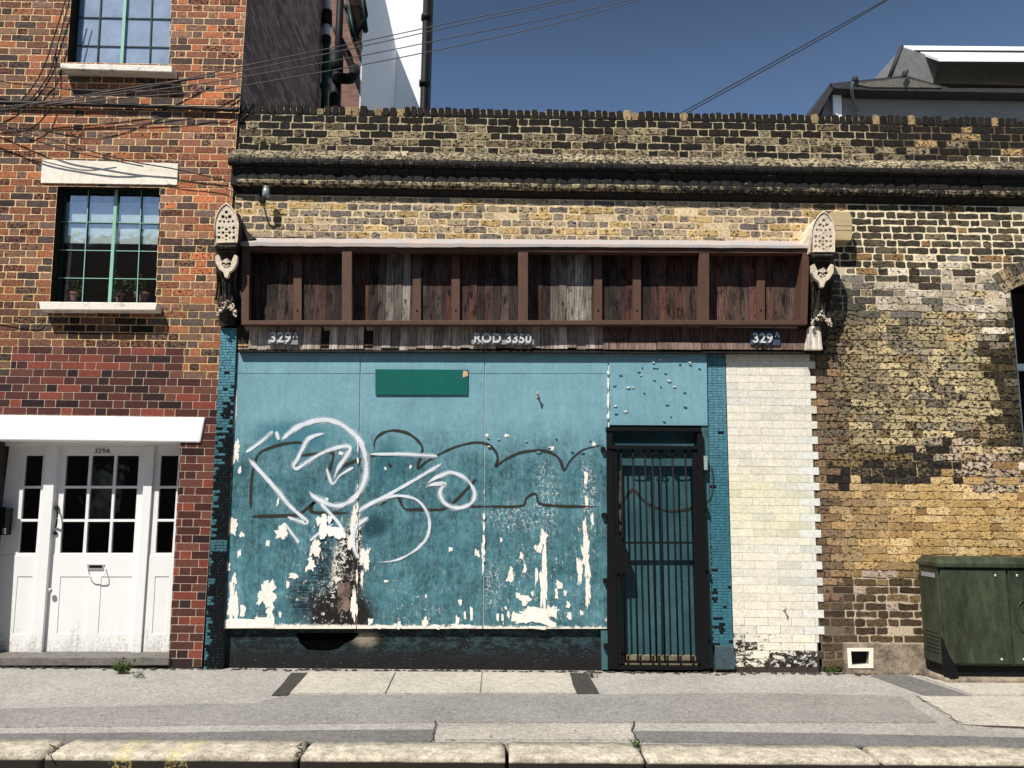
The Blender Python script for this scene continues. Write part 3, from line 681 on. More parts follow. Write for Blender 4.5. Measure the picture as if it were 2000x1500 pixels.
sidelight(302.5, 274.5, 358, 335, 316, 292, 350, 322)
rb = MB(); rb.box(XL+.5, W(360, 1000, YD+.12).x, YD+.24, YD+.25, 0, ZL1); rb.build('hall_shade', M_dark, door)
pp = MB(); pp.pq([(170, 975), (200, 975), (198, 1012), (167, 1012)], YD+.075, YD+.078); pp.build('paper_notice', plain('paper', (.35, .4, .42), .8, .1), door)
# reveals at the doorway
m = MB(); x0 = W(-20, 862).x; xb = W(-48, 1298).x; z1 = ZL0; 
m.add([(xb, 0.004, 0.0), (x0, 0.004, z1), (x0, .3, z1), (xb, .3, 0.0)], [(0, 1, 2, 3)])
m.build('door_reveal', M_glazed, house)
m = MB(); m.box(XL, W(-48, 1298).x-0.12, -0.005, 0.3, -0.05, 0.01)
# furniture
m = MB(); c = W(187, 1107, YD+.03)
m.pq([(170, 1102), (204, 1102), (203, 1113), (170, 1113)], YD+.024, YD+.034); m.build('letterbox', plain('chrome plate', (.6, .6, .62), .35, .1, metal=.6), door, bevel=.003)
m = MB(); m.pq([(174, 1104), (199, 1104), (199, 1109), (174, 1109)], YD+.021, YD+.026); m.build('letterbox_slot', M_black, door)
m = MB(); m.tube(catmull([W(170, 1110, YD+.02), W(173, 1124, YD-.01), W(188, 1126, YD-.015), W(203, 1124, YD-.01), W(205, 1108, YD+.02)], 5), .005); m.build('knocker', plain('white metal', (.75, .75, .75), .4, .1), door)
m = MB(); m.tube(catmull([W(111, 990, YD+.03), W(112, 998, YD), W(111, 1018, YD-.01), W(109, 1030, YD+.03)], 5), .008); m.ell(W(111, 992, YD+.025), (.02, .012, .028)); m.ell(W(108, 1041, YD+.03), (.02, .012, .02)); m.build('door_handle', M_black, door)
m = MB(); m.ell(W(97, 1154, YD-.012), (.026, .014, .026)); m.build('door_lock', plain('steel', (.35, .35, .36), .4, .2, metal=.5), door)
M_fnt = plain('dark lettering', (.16, .16, .16), .5, .3)
text_mesh('door_number', '329A', 0.048, M_fnt, W(184, 885, YD+.036), door, sx=1.0, depth=.002, bold=.0)
# intercom on left reveal
ic = thing('intercom', 'black narrow door intercom box on the dark left side of the white doorway', 'intercom', W(8, 1045, .02))
m = MB(); m.pq([(-6, 990), (22, 992), (17, 1045), (-12, 1045)], 0.16, 0.2); m.build('intercom_case', M_black, ic, bevel=.005)
m = MB(); [m.pq([(5+dx, 1032+dy), (7+dx, 1032+dy), (7+dx, 1034+dy), (5+dx, 1034+dy)], .157, .161) for dx in (0, 4) for dy in (0, 4, 8)]; m.build('intercom_button', plain('grey buttons', (.5, .5, .5), .5, .1), ic)

# ================================================================== SHOP BUILDING
shop = thing('shop_building', 'single storey yellow stock brick shop with boarded blue front and sooty cornice', 'shop', (0, 0, 0))
YW = 0.03
XW1 = W(2500, 700).x
zpar0 = zat(1000, 231, YW); zcor1 = zat(1000, 303, YW); zcor0 = zat(1000, 385, YW)
ch2 = (zpar0-zcor1)/5
# right window opening
wr_x = W(1985, 700, YW).x; wr_z0, wr_z1 = zat(1990, 905, YW), zat(1990, 560, YW)
ce = edge((1581, 690), (1600, 1300), YW)
XP = XR0+0.005
z_sgn = zat(1000, 470, YW); z_pl = zat(1700, 1256, YW)
def yreg(z):
    row = int(math.floor((z-z_pl)/0.0755+100.001))
    if z > z_sgn: return [(XP, XW1)]
    x0 = ce(z)-0.03+(0.055 if row % 2 else 0.0)
    if z < z_pl: return [(x0, W(1648, 1280, YW).x)]
    if wr_z0 < z < wr_z1+0.02: return [(x0, wr_x+(row % 2)*0.0), (wr_x+1.3, XW1)]
    return [(x0, XW1)]
def mixc(a, b, t): return tuple(p+(q-p)*t for p, q in zip(a, b))
def sst(v, a, b):
    t = max(0, min(1, (v-a)/(b-a))); return t*t*(3-2*t)
def t_yel(x, z, rnd):
    px, py = proj(x, YW, z); n = nz(x*1.3, z*1.8, 3)*0.5+nz(x*4, z*5, 7)*0.35; u = rnd.random(); k = 0.8+rnd.random()*.45
    if py > 500: px += nz(x*2, z*2.5, 15)*80+rnd.gauss(0, 28); py += nz(x*2.2, z*1.2, 5)*40+rnd.gauss(0, 20)
    if py < 310:
        sm = 0.22+0.42*sst(py, 235, 300)*(1 if 560 < px < 1660 else .4)
        if px > 1690: sm = 0.10+.25*sst(py, 270, 300)
        c = (0.024, 0.021, 0.018) if u > sm+n*.5 else rnd.choice(((0.34, 0.27, 0.16), (0.26, 0.21, 0.13), (0.15, 0.115, 0.07)))
        if px > 1690 and u < .12: c = (0.5, 0.33, 0.15)
        return (*(q*k for q in c), 0.55)
    if px < 1600 and py < 480:
        c = pick(rnd, [((0.40, 0.31, 0.20), 4), ((0.26, 0.215, 0.165), 4), ((0.52, 0.36, 0.16), 3), ((0.17, 0.14, 0.12), 2), ((0.46, 0.35, 0.22), 2)])
        if px < 600 and u < .4: c = tuple(q*.5 for q in c)
        return (*c, 0.45)
    if py < 525:
        c = pick(rnd, [((0.07, 0.058, 0.04), 6), ((0.12, 0.095, 0.06), 3), ((0.30, 0.18, 0.08), 1), ((0.18, 0.14, 0.085), 1)])
        return (*c, .45)
    if py < 610:
        w = sst(px, 1660, 1740)*(1-sst(px, 1930, 1975)*.5)
        c = mixc((0.10, 0.09, 0.07), pick(rnd, [((0.74, 0.63, 0.49), 4), ((0.60, 0.50, 0.36), 3), ((0.22, 0.20, 0.17), 2)]), max(0, min(1, w+n)))
        return (*c, .45)
    if py < 860:
        c = pick(rnd, [((0.38, 0.30, 0.17), 4), ((0.48, 0.38, 0.21), 4), ((0.27, 0.23, 0.16), 2), ((0.44, 0.30, 0.14), 1), ((0.17, 0.14, 0.095), 1)])
        c = mixc(c, (0.11, 0.08, 0.05), (1-sst(px, 1650, 1760))*.6)
        if px > 1950 + n*60 : c = tuple(q*.16 for q in c)
        return (*(q*1.35*(1+n*.5) for q in c), .56)
    if py < 935:
        c = (pick(rnd, [((0.045, 0.038, 0.032), 3), ((0.13, 0.10, 0.065), 1)])) if px < 1870+n*90 else (0.55, 0.43, 0.31)
        if py < 885: c = mixc((0.30, 0.21, 0.09), c, .3)
        return (*(q*k for q in c), .6)
    if py < 1105:
        c = pick(rnd, [((0.50, 0.335, 0.145), 5), ((0.42, 0.27, 0.11), 3), ((0.56, 0.40, 0.20), 3), ((0.30, 0.18, 0.08), 1)])
        c = mixc(c, (0.27, 0.185, 0.105), (1-sst(px, 1640, 1760))*.8)
        return (*(q*1.18 for q in c), .42)
    if py < 1150 and px < 1720 and px > 1640:
        return (0.48*k, 0.38*k, 0.30*k, .4)
    w = sst(py, 1100, 1165)
    c = mixc(pick(rnd, [((0.38, 0.25, 0.12), 3), ((0.28, 0.18, 0.09), 2)]), pick(rnd, [((0.065, 0.045, 0.03), 4), ((0.11, 0.075, 0.045), 3)]), w)
    return (*c, .4)
def t_yel2(x, z, rnd):
    px, py = proj(x, YW, z)
    c = t_yel(x, z, rnd)
    if px < 1632 and py > 690 and py < 1170:
        k = .8+rnd.random()*.4; c = (*(q*k for q in rnd.choice(((0.24, 0.165, 0.10), (0.20, 0.13, 0.085), (0.30, 0.20, 0.11)))), .45)
    return c
def m_yel(x, z, rnd):
    px, py = proj(x, YW, z); k = .85+rnd.random()*.25
    if py > 500: py += nz(x*2.2, z*1.2, 5)*40+rnd.gauss(0, 14)
    if py < 310: c = (0.50, 0.41, 0.25) if px < 1690 else (0.17, 0.125, 0.07); al = .4
    elif px < 1600 and py < 480: c = (0.70, 0.55, 0.34); al = .3
    elif py < 530: c = (0.88, 0.75, 0.50); al = .1
    elif py < 620: c = (0.60, 0.49, 0.35); al = .3
    elif py < 850: c = (0.42, 0.33, 0.20); al = .5
    elif py < 935: c = (0.45, 0.34, 0.20); al = .4
    elif py < 1120: c = (0.52, 0.38, 0.20); al = .4
    else: c = (0.50, 0.41, 0.29); al = .2
    if px > 1950 and 600 < py < 900: c = tuple(q*.2 for q in c)
    if px < 1650 and py > 640: c = tuple(q*.35 for q in c)
    return (*(q*k for q in c), al)
def jyel(x, z):
    px, py = proj(x, YW, z)
    if py < 310: return 0.012
    if py < 530: return 0.015
    if py < 620: return 0.009
    if py < 1110: return 0.007
    return 0.014
rnd = random.Random(3)
mb, mm = MB(), MB()
lay(mb, mm, lambda z: [(XP, XW1)], zcor1, zpar0+.001, YW, t_yel2, m_yel, rnd, ch=ch2, jt=jyel, rough=0.7, mdep=0.004, bev=.002)
lay(mb, mm, yreg, z_pl-3*0.0755-.0755*0, zcor0+0.02, YW, t_yel2, m_yel, rnd, jt=jyel, rough=0.8, mdep=lambda x, z: .009 if 600 < proj(x, YW, z)[1] < 1150 else .003, bev=.002)
# brick-on-edge coping
x = XP; zc0 = zpar0+0.002
while x < XW1:
    w_ = 0.0745*(1+rnd.uniform(-.12, .12)); px, py = proj(x, 0, zc0)
    hh = 0.098+rnd.uniform(-.012, .012)
    if rnd.random() < .05: hh *= .7
    mm.add([(x, YW+.012, zc0-.004), (x+w_, YW+.012, zc0-.004), (x+w_, YW+.012, zc0+hh*.86), (x, YW+.012, zc0+hh*.86), (x, YW+.24, zc0+hh*.86), (x+w_, YW+.24, zc0+hh*.86)], [(0, 1, 2, 3), (3, 2, 5, 4)], m_yel(x, zc0, rnd))
    g_ = .006; r1 = rnd.uniform(.008, .02); k = .8+rnd.random()*.6
    c = (0.02*k, .018*k, .016*k, .4) if rnd.random() > .13 else (0.32*k, .23*k, .12*k, .4)
    A, B, C, D = x+g_, x+w_-g_, zc0+.003, zc0+hh; yy = YW+rnd.uniform(-.006, .004); J = lambda: rnd.uniform(-.004, .004)
    pts = [(A+J(), C), (B+J(), C), (B, D-r1), (B-r1*.7, D-r1*.25), ((A+B)/2, D+J()), (A+r1*.7, D-r1*.25), (A, D-r1)]
    fr = [(p[0]*.96+(A+B)/2*.04, yy, p[1]) for p in pts]; o1 = [(p[0], yy+.008, p[1]+ (0.003 if p[1] > C+.01 else 0)) for p in pts]; o2 = [(p[0], YW+.23, p[1]) for p in pts]; n = 7
    fs = [tuple(range(n))]+[(i, n+i, n+(i+1) % n, (i+1) % n) for i in range(n)]+[(n+i, 2*n+i, 2*n+(i+1) % n, n+(i+1) % n) for i in range(n)]
    mb.add(fr+o1+o2, fs, c); x += w_
mb.build('wall_brick', M_yel, shop); mm.build('mortar', M_mort, shop)
cr = MB(); Yc = YW+0.0115
cr.prism([(XP, -.1), (XW1, -.1), (XW1, zpar0+.04), (XP, zpar0+.04)], [[(wr_x, wr_z0), (wr_x+1.3, wr_z0), (wr_x+1.3, wr_z1+.05), (wr_x, wr_z1+.05)],
         [(W(1178, 1000, 0).x-.02, -.05), (W(1390, 1300).x+.02, -.05), (W(1390, 1300).x+.02, zat(1280, 835)), (W(1178, 1000).x-.02, zat(1280, 835))]], Yc+.035, Yc+.24)
cr.prism([(XP, z_sgn-.05), (XW1, z_sgn-.05), (XW1, zpar0+.04), (XP, zpar0+.04)], (), Yc, Yc+.0345)
cr.build('wall_core', M_body, shop)
fr_ = MB(); fr_.box(XP, XW1, .28, 9, zpar0-1.0, zpar0-.9); fr_.box(XP, XP+.1, .3, 9, -.1, zpar0-1.0); fr_.box(XW1-.1, XW1, .3, 9, -.1, zpar0-1.0); fr_.box(XP+.1, XW1-.1, 8.9, 9, -.1, zpar0-1.0)
fr_.build('roof', M_asph3, shop)
# ---- cornice: moulded courses, each laid as separate bricks
def corn_mat():
    t = NT('sooty moulded brick'); c, al = t.attr(); n = t.noise(26, 5, .75); n2 = t.noise(90, 3, .7)
    c = t.mix(t.ma('MULTIPLY', t.ss(t.ma('ADD', n, t.ma('MULTIPLY', t.ma('SUBTRACT', al, .5), .5)), .50, .62), .9), (0.013, 0.011, 0.009), c)
    t.bump(t.ma('ADD', n, n2), .008, .9); return t.fin(t.scale(c, t.ma('ADD', n2, .5)), .75, 0, .3)
M_corn = corn_mat()
rnd = random.Random(11)
def zp(py): return zat(1000, py, -0.05)
def course(mb, prof, L, alf, jx=0.006, x0=None, xe=None, col=(0.42, 0.34, 0.2), dj=0.006):
    x = XP-0.2 if x0 is None else x0; xe = XW1 if xe is None else xe; prof = [(YW+(y-YW)*.56, z) for y, z in prof]
    while x < xe:
        w_ = L*(1+rnd.uniform(-.06, .06)); a, b = x+jx/2, min(x+w_, xe)-jx/2; dy = rnd.uniform(-dj, dj); dz = rnd.uniform(-.003, .003)
        seg = 3; k = len(prof); vs = []; fs = []
        for i in range(seg+1):
            xx = a+(b-a)*i/seg; e = .004 if i in (0, seg) else 0
            for (yy, zz) in prof: vs.append((xx, yy+dy+e+rnd.uniform(-1, 1)*dj*.4, zz+dz+rnd.uniform(-1, 1)*dj*.4))
        for i in range(seg):
            for j in range(k-1): fs.append((i*k+j, i*k+j+1, (i+1)*k+j+1, (i+1)*k+j))
        fs += [tuple(range(k))[::-1], tuple(seg*k+j for j in range(k))]
        kk = .7+rnd.random()*.6; px = proj(x, 0, prof[0][1])[0]
        mb.add(vs, fs, (*(q*kk for q in col), alf(px)), smooth=False); x += w_
cn = MB(); X0 = W(438, 310, -.2).x
Z = lambda py, Y: zat(1000, py, Y)
course(cn, [(YW+.02, Z(300, YW)+.01), (-.06, Z(306, -.0)), (-.20, Z(310, -.10)), (-.205, Z(315, -.11))], .225, lambda p: .62, x0=X0, dj=.010, col=(.42, .34, .21))
zz = Z(315, -.11)
course(cn, [(-.205, zz), (-.225, zz-.008), (-.232, zz-.03), (-.222, zz-.055), (-.19, zz-.072), (-.15, zz-.078)], .1125, lambda p: .33 if p < 1300 else .26, x0=X0, dj=.007)  # pale share over the soot paints mottled highlights onto the roll
course(cn, [(-.16, zz-.078), (-.165, zz-.095), (-.13, zz-.115), (-.11, zz-.15)], .225, lambda p: .14, x0=X0+.05, dj=.003)
course(cn, [(-.115, zz-.15), (-.115, zz-.205)], .1125, lambda p: .28, x0=X0+.08, dj=.004, jx=.008)
zz2 = zz-.205
course(cn, [(-.10, zz2), (-.125, zz2-.004), (-.138, zz2-.02), (-.132, zz2-.045), (-.10, zz2-.062), (-.06, zz2-.068)], .225, lambda p: .60 if p < 1300 else .48, x0=X0+.08, dj=.003)
course(cn, [(-.06, zz2-.068), (-.045, zz2-.085), (YW-.01, zz2-.115), (YW+.02, zz2-.12)], .225, lambda p: .2, x0=X0+.12, dj=.003)
cn.prism([(X0+.02, zz2-.06), (XW1, zz2-.06), (XW1, zz-.002), (X0+.02, zz-.002)], (), -.035, YW+.02, (.02, .02, .02, 0))
cn.box(X0+.02, XW1, -.065, YW, zz-.07, zz+.005, (.02, .02, .02, 0))
cn.build('cornice', M_corn, shop)
# mortar fillet fringe over the cornice
# ---- right window
ww = bpy.data.objects.new('window', None); COL.objects.link(ww); ww.parent = shop; ww.matrix_parent_inverse = shop.matrix_basis.inverted()
m = MB(); m.box(wr_x+.03, wr_x+.10, YW+.14, YW+.2, wr_z0, wr_z1+.05); m.box(wr_x+.1, wr_x+1.27, YW+.14, YW+.2, wr_z0+(wr_z1-wr_z0)*.53, wr_z0+(wr_z1-wr_z0)*.57)
m.box(wr_x+.62, wr_x+.68, YW+.15, YW+.2, wr_z0, wr_z1)
m.build('window_frame', plain('grey blue frame', (.12, .16, .2), .5, .2), ww)
m = MB(); m.box(wr_x, wr_x+1.3, YW+.18, YW+.19, wr_z0, wr_z1+.05); m.build('window_glass', M_glassdk, ww)
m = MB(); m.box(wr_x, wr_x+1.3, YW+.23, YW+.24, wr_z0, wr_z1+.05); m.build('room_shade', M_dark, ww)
m = MB(); m.box(wr_x-.06, wr_x+1.36, -.05, YW+.14, wr_z0-.07, wr_z0-.002); m.build('window_sill', M_stone, ww, bevel=.01)
m = MB(); cx = wr_x+.65; rad = 1.35; zc_ = wr_z1+.13-rad
for ring in range(2):
    rr0 = rad+ring*.115; n = 26
    for i in range(n):
        a0 = R(90+32-64*i/n); a1 = R(90+32-64*(i+1)/n)-.004
        k = .7+rnd.random()*.5; c = rnd.choice(((.34, .27, .17), (.14, .12, .09), (.40, .30, .17)))
        pts = [(cx+rr0*math.cos(a0), zc_+rr0*math.sin(a0)), (cx+rr0*math.cos(a1), zc_+rr0*math.sin(a1)), (cx+(rr0+.108)*math.cos(a1), zc_+(rr0+.108)*math.sin(a1)), (cx+(rr0+.108)*math.cos(a0), zc_+(rr0+.108)*math.sin(a0))]
        m.prism(pts, (), YW-.008, YW+.1, (*(q*k for q in c), .5))
m.build('window_arch', M_yel, ww)
# ---- concrete plinth with vent
m = MB(); m.pq([(1650, 1256), (2400, 1262), (2400, 1345), (1652, 1318)], -.03, YW+.05, [[(1661, 1271), (1699, 1271), (1697, 1298), (1663, 1300)]]); m.build('plinth', M_plinthc, shop, bevel=.008)
m = MB(); m.pq([(1655, 1266), (1706, 1266), (1706, 1305), (1657, 1305)], -.038, -.03, [[(1662, 1272), (1698, 1272), (1697, 1297), (1664, 1299)]]); m.build('vent_surround', M_stone, shop)
m = MB(); m.pq([(1655, 1266), (1706, 1266), (1706, 1305), (1657, 1305)], .03, .035); m.build('vent_void', M_dark, shop)

# ---- cream painted brick pilaster
rnd = random.Random(21)
YP = 0.021
cl = edge((1417, 688), (1434, 1304), YP); crr = edge((1581, 688), (1602, 1304), YP)
zb_ = 0.0; zt_ = zat(1500, 684, YP)
def t_cream(x, z, rnd):
    px, py = proj(x, YP, z); k = .93+rnd.random()*.1
    c = mixc((0.80, 0.755, 0.63), (0.80, 0.765, 0.54), sst(py, 880, 960)*(1-sst(py, 1020, 1090))*(.4+rnd.random()*.6))
    c = mixc(c, (0.66, 0.68, 0.66), max(0, nz(x*3, z*4, 1))*.8)
    al = 0.08
    if py > 1195: al = max(.05, .08+.5*sst(py, 1205, 1290)+.5*nz(x*5, z*5, 9))
    if px > 1575: c = (0.76, 0.755, 0.70)
    if rnd.random() < .10: c = tuple(q*.88 for q in c)
    return (*(q*k for q in c), al)
def creg(z):
    row = int(math.floor((z-z_pl)/0.0755+100.001)); e = crr(z)
    return [(cl(z), e+(.055 if row % 2 else 0) if z > .25 else e-.02)]
mb, mm = MB(), MB()
lay(mb, mm, creg, z_pl-math.floor(z_pl/.0755)*.0755, zt_, YP, t_cream, lambda x, z, r: (0.50, 0.46, 0.36, .1) if proj(x, 0, z)[1] < 1200 else (.3, .27, .2, .6), rnd, jt=0.0035, rough=0.10, mdep=.0022, bev=.0012, bond='stretch')
mb.build('pilaster_brick', M_paintbrick, shop); mm.build('pilaster_mortar', M_mort, shop)
m = MB(); m.prism([(cl(0)+.0, -.05), (crr(0)-.01, -.05), (crr(zt_)-.01, zt_), (cl(zt_), zt_)], (), YP+.0026, .09); m.build('pilaster_core', M_body, shop)
# ---- blue slip strips
def t_blue(x, z, rnd):
    px, py = proj(x, 0, z); c = mixc((0.10, 0.25, 0.31), (0.045, 0.16, 0.21), sst(py, 750, 1000)); k = .9+rnd.random()*.2
    p = .02+.16*sst(py, 1000, 1250)
    if rnd.random() < p*.6: c = (.01, .012, .014)
    return (*(q*k for q in c), .12)
mb, mm = MB(), MB(); YS = .02
sl_, sr_ = edge((1378, 688), (1392, 1304), YS), edge((1416, 688), (1433, 1304), YS)
lay(mb, mm, lambda z: [(sl_(z), sr_(z)-.0)], zat(1400, 1262, YS), zt_, YS, t_blue, lambda x, z, r: (.035, .09, .12, .3), rnd, ch=.0265, sl=.06, hl=.035, jt=.003, rough=.06, mdep=.004, bev=.0015)
mb.build('blue_strip', M_charbrick, shop); mm.build('blue_strip_mortar', M_mort, shop)
m = MB(); m.prism([(sl_(0), -.02), (sr_(0), -.02), (sr_(zt_), zt_), (sl_(zt_), zt_)], (), YS+.005, .3); m.build('strip_core', M_body, shop)
M_slate = plain('teal rendered base', (0.05, 0.085, 0.10), .85, .5, 12, dirt=.7, bump=.006)
m = MB(); m.pq([(1397, 1262), (1434, 1262), (1436, 1308), (1398, 1308)], -.02, .03); m.build('strip_foot', M_slate, shop, bevel=.006)
# left charred pilaster
def t_char(x, z, rnd):
    px, py = proj(x, -.03, z)
    f = (px-Lx2(py))/34.0
    p = sst(py, 680, 900)*(.1+1.0*f)+ (1.2 if py > 905 and f > .24 else 0)
    c = mixc((0.10, 0.27, 0.34), (0.05, 0.14, 0.17), sst(py, 660, 900)); k = .85+rnd.random()*.3
    if 1056 < py < 1076: p = 0
    if rnd.random() < p: c = (.005, .006, .008)
    return (*(q*k for q in c), .18)
def Lx2(py): return 430+(398-430)*(py-640)/650
YC = -.03
mb, mm = MB(), MB()
la, lb = edge((431, 640), (398, 1296), YC), edge((463, 640), (433, 1296), YC)
lay(mb, mm, lambda z: [(la(z), lb(z))], 0.0, zat(445, 642, YC), YC, t_char, lambda x, z, r: (.06, .16, .20, .3) if proj(x, 0, z)[1] < 860 else (.03, .07, .085, .4), rnd, ch=.0275, sl=.075, hl=.04, jt=.004, rough=.3, mdep=.005, bev=.0015, bond='random')
mb.build('charred_pilaster', M_charbrick, shop); mm.build('charred_mortar', M_mort, shop)
m = MB(); zt2 = zat(445, 642, YC); m.prism([(la(0), -.02), (lb(0), -.02), (lb(zt2), zt2), (la(zt2), zt2)], (), YC+.006, .06); m.build('charred_core', M_body, shop)
# ---- blue board panels
PT, PB = 688, 1228
def jx_(py, a, b): return a+(b-a)*(py-PT)/(PB-PT)
cols_ = [((462, 433), (703, 695)), ((705, 697), (946, 942)), ((948, 944), (1187, 1185))]
for i, ((a0, a1), (b0, b1)) in enumerate(cols_):
    m = MB()
    m.pq([(a0, PT), (b0, PT), (jx_(729, b0, b1), 729), (jx_(729, a0, a1), 729)], 0.0, .04)
    m.build('board_panel', M_panel, shop)
    m = MB()
    m.pq([(jx_(730, a0, a1), 730), (jx_(730, b0, b1), 730), (b1, PB), (a1, PB)], 0.001, .04)
    m.build('board_panel', M_panel, shop)
m = MB(); m.pq([(1190, PT), (1380, PT), (1382, 831), (1190, 830)], -.002, .04); m.build('board_panel', M_panel, shop)
m = MB(); m.pq([(462, PT), (1190, PT), (1190, PB-4), (436, PB-4)], .012, .045)
bm = m.build('batten_backing', M_peel, shop)
m = MB(); m.pq([(1370, 832), (1383, 832), (1392, 1304), (1378, 1304)], .01, .3); m.pq([(1174, 1232), (1187, 1232), (1188, 1308), (1176, 1308)], .0, .3); m.build('door_jamb', plain('teal jamb', (.05, .13, .15), .6, .3, dirt=.5), shop)
# plinth below the boards, with the burnt hole
def plm():
    t = NT('grimy teal plinth'); x, y, z = t.xyz(); n = t.noise(9, 6, .75, t.mapv((1, 1, 2))); n2 = t.noise(60, 4, .8)
    c = t.mix(t.ss(n, .40, .54), (0.026, 0.055, 0.066), (0.005, 0.009, 0.011))
    c = t.mix(t.ss(t.ma('ADD', z, t.ma('MULTIPLY', n, .25)), .36, .17), c, (.010, .010, .010))
    c = t.mix(t.ma('MULTIPLY', t.ss(t.ma('ADD', n2, t.ma('MULTIPLY', n, .3)), .76, .84), .7), c, (.28, .30, .28))
    c = t.mix(t.ma('MULTIPLY', t.ellm(712, 1248, 20, 12, Y=.05, soft=.8, wob=n), .6), c, (.42, .36, .26))
    t.bump(t.ma('ADD', n, n2), .01, .9); return t.fin(t.scale(c, t.ma('ADD', n2, .5)), .85)
m = MB(); m.pq([(430, 1230), (1178, 1230), (1178, 1312), (428, 1312)], .05, .25, [[(578, 1236), (702, 1236), (690, 1250), (672, 1258), (660, 1268), (640, 1272), (600, 1270), (586, 1258)]]); m.build('plinth', plm(), shop)
m = MB(); m.pq([(570, 1232), (710, 1232), (710, 1276), (570, 1276)], .072, .075); m.build('hole_void', plain('charred hole shade', (.002, .002, .002), .95, .5, spec=0.0), shop)  # black backing of the burnt hole, its deep shade put into the colour
# ---- peeled patches
rnd = random.Random(33)
BL = [(450, 1028, 18, 36), (473, 1045, 8, 11), (550, 1042, 21, 24), (524, 1061, 7, 13), (467, 1081, 7, 12), (543, 980, 5, 13), (614, 1070, 18, 30), (607, 1102, 17, 22),
      (692, 1012, 10, 40), (688, 1045, 9, 34), (684, 1062, 7, 20), (712, 1090, 17, 36), (707, 1128, 5, 34), (518, 1160, 31, 42), (528, 1195, 12, 26), (474, 1195, 8, 20), (458, 1128, 8, 24), (446, 1108, 10, 18),
      (453, 1180, 14, 74), (573, 1125, 18, 11), (562, 1142, 5, 15), (547, 1200, 6, 8), (503, 1209, 12, 7), (461, 884, 18, 40), (448, 950, 7, 70), (443, 1000, 7, 60), (460, 800, 5, 60), (455, 835, 5, 30), (468, 920, 6, 12),
      (620, 1015, 5, 8), (638, 975, 6, 6), (666, 885, 8, 7), (690, 1180, 8, 60),
      (1061, 1143, 13, 110), (1050, 1203, 78, 28), (1062, 1051, 13, 28), (1055, 1075, 12, 16), (1046, 1070, 6, 8), (998, 1118, 9, 30), (996, 1130, 12, 12), (1024, 1172, 22, 16), (1048, 1125, 5, 30), (1093, 1143, 12, 14), (1087, 1160, 6, 18),
      (1104, 1158, 7, 9), (1110, 1181, 8, 11), (1018, 1085, 6, 14), (1025, 1110, 7, 16), (1012, 1164, 10, 12), (1007, 1203, 14, 14), (993, 1200, 5, 12), (1145, 1088, 15, 60), (1132, 1115, 9, 46), (1148, 1156, 10, 54), (1142, 1030, 7, 36), (1157, 1015, 6, 18),
      (1146, 980, 6, 24), (1144, 935, 6, 22), (932, 1080, 10, 14), (944, 1078, 7, 26), (943, 1110, 3, 36), (899, 1175, 6, 9), (921, 1198, 5, 26), (908, 1202, 4, 16), (880, 1073, 6, 9), (1136, 1197, 6, 9), (1112, 1202, 9, 12),
      (972, 1205, 5, 12), (981, 1206, 4, 14), (988, 1187, 5, 6), (979, 1055, 5, 8), (1160, 868, 8, 10), (1078, 876, 8, 7), (990, 851, 9, 6), (952, 850, 6, 5), (832, 1165, 3, 9), (754, 1135, 9, 4), (753, 915, 4, 6), (802, 912, 4, 7),
      (780, 1222, 8, 14), (830, 1216, 9, 16), (850, 1224, 18, 8), (893, 1214, 7, 20), (900, 1224, 44, 7), (724, 1214, 9, 12), (740, 1224, 22, 7), (1050, 1226, 36, 5), (772, 1222, 4, 8), (1040, 1160, 5, 8), (1075, 1195, 14, 22), (1085, 1196, 6, 22)]
pm = MB()
for i, (cx, cy, w_, h_) in enumerate(BL):
    c = W(cx, cy); k = 1/199.0
    b = blob(c.x, c.z, w_*k/2, h_*k/2, rnd, 26 if w_*h_ < 300 else 72, .5 if w_*h_ > 150 else .42)
    q_ = MB(); q_.prism(b, (), -.0012-.00002*i, .0005); q_.build('peel_and_lit_patch', M_peel, shop)
pm.pq([(433, 1212), (455, 1208), (500, 1210), (512, 1206), (536, 1206), (536, 1226), (433, 1227)], -.004, .0)
for i in range(0):                                              # scattered specks of bare primer
    cx = rnd.choice([rnd.uniform(980, 1130), rnd.uniform(700, 940), rnd.uniform(960, 1110), rnd.uniform(1120, 1165)]); cy = rnd.uniform(1090, 1222) if cx > 950 else rnd.uniform(1205, 1226)
    if cx > 1118: cy = rnd.uniform(870, 1060)
    c = W(cx, cy); s_ = rnd.uniform(.004, .014)
    pm.prism(blob(c.x, c.z, s_*rnd.uniform(.5, 1), s_*rnd.uniform(.7, 1.6), rnd, 8, .3), (), -.0040-.00002*i, .0005)
pm.build('peel_and_lit_patch', M_peel, shop)
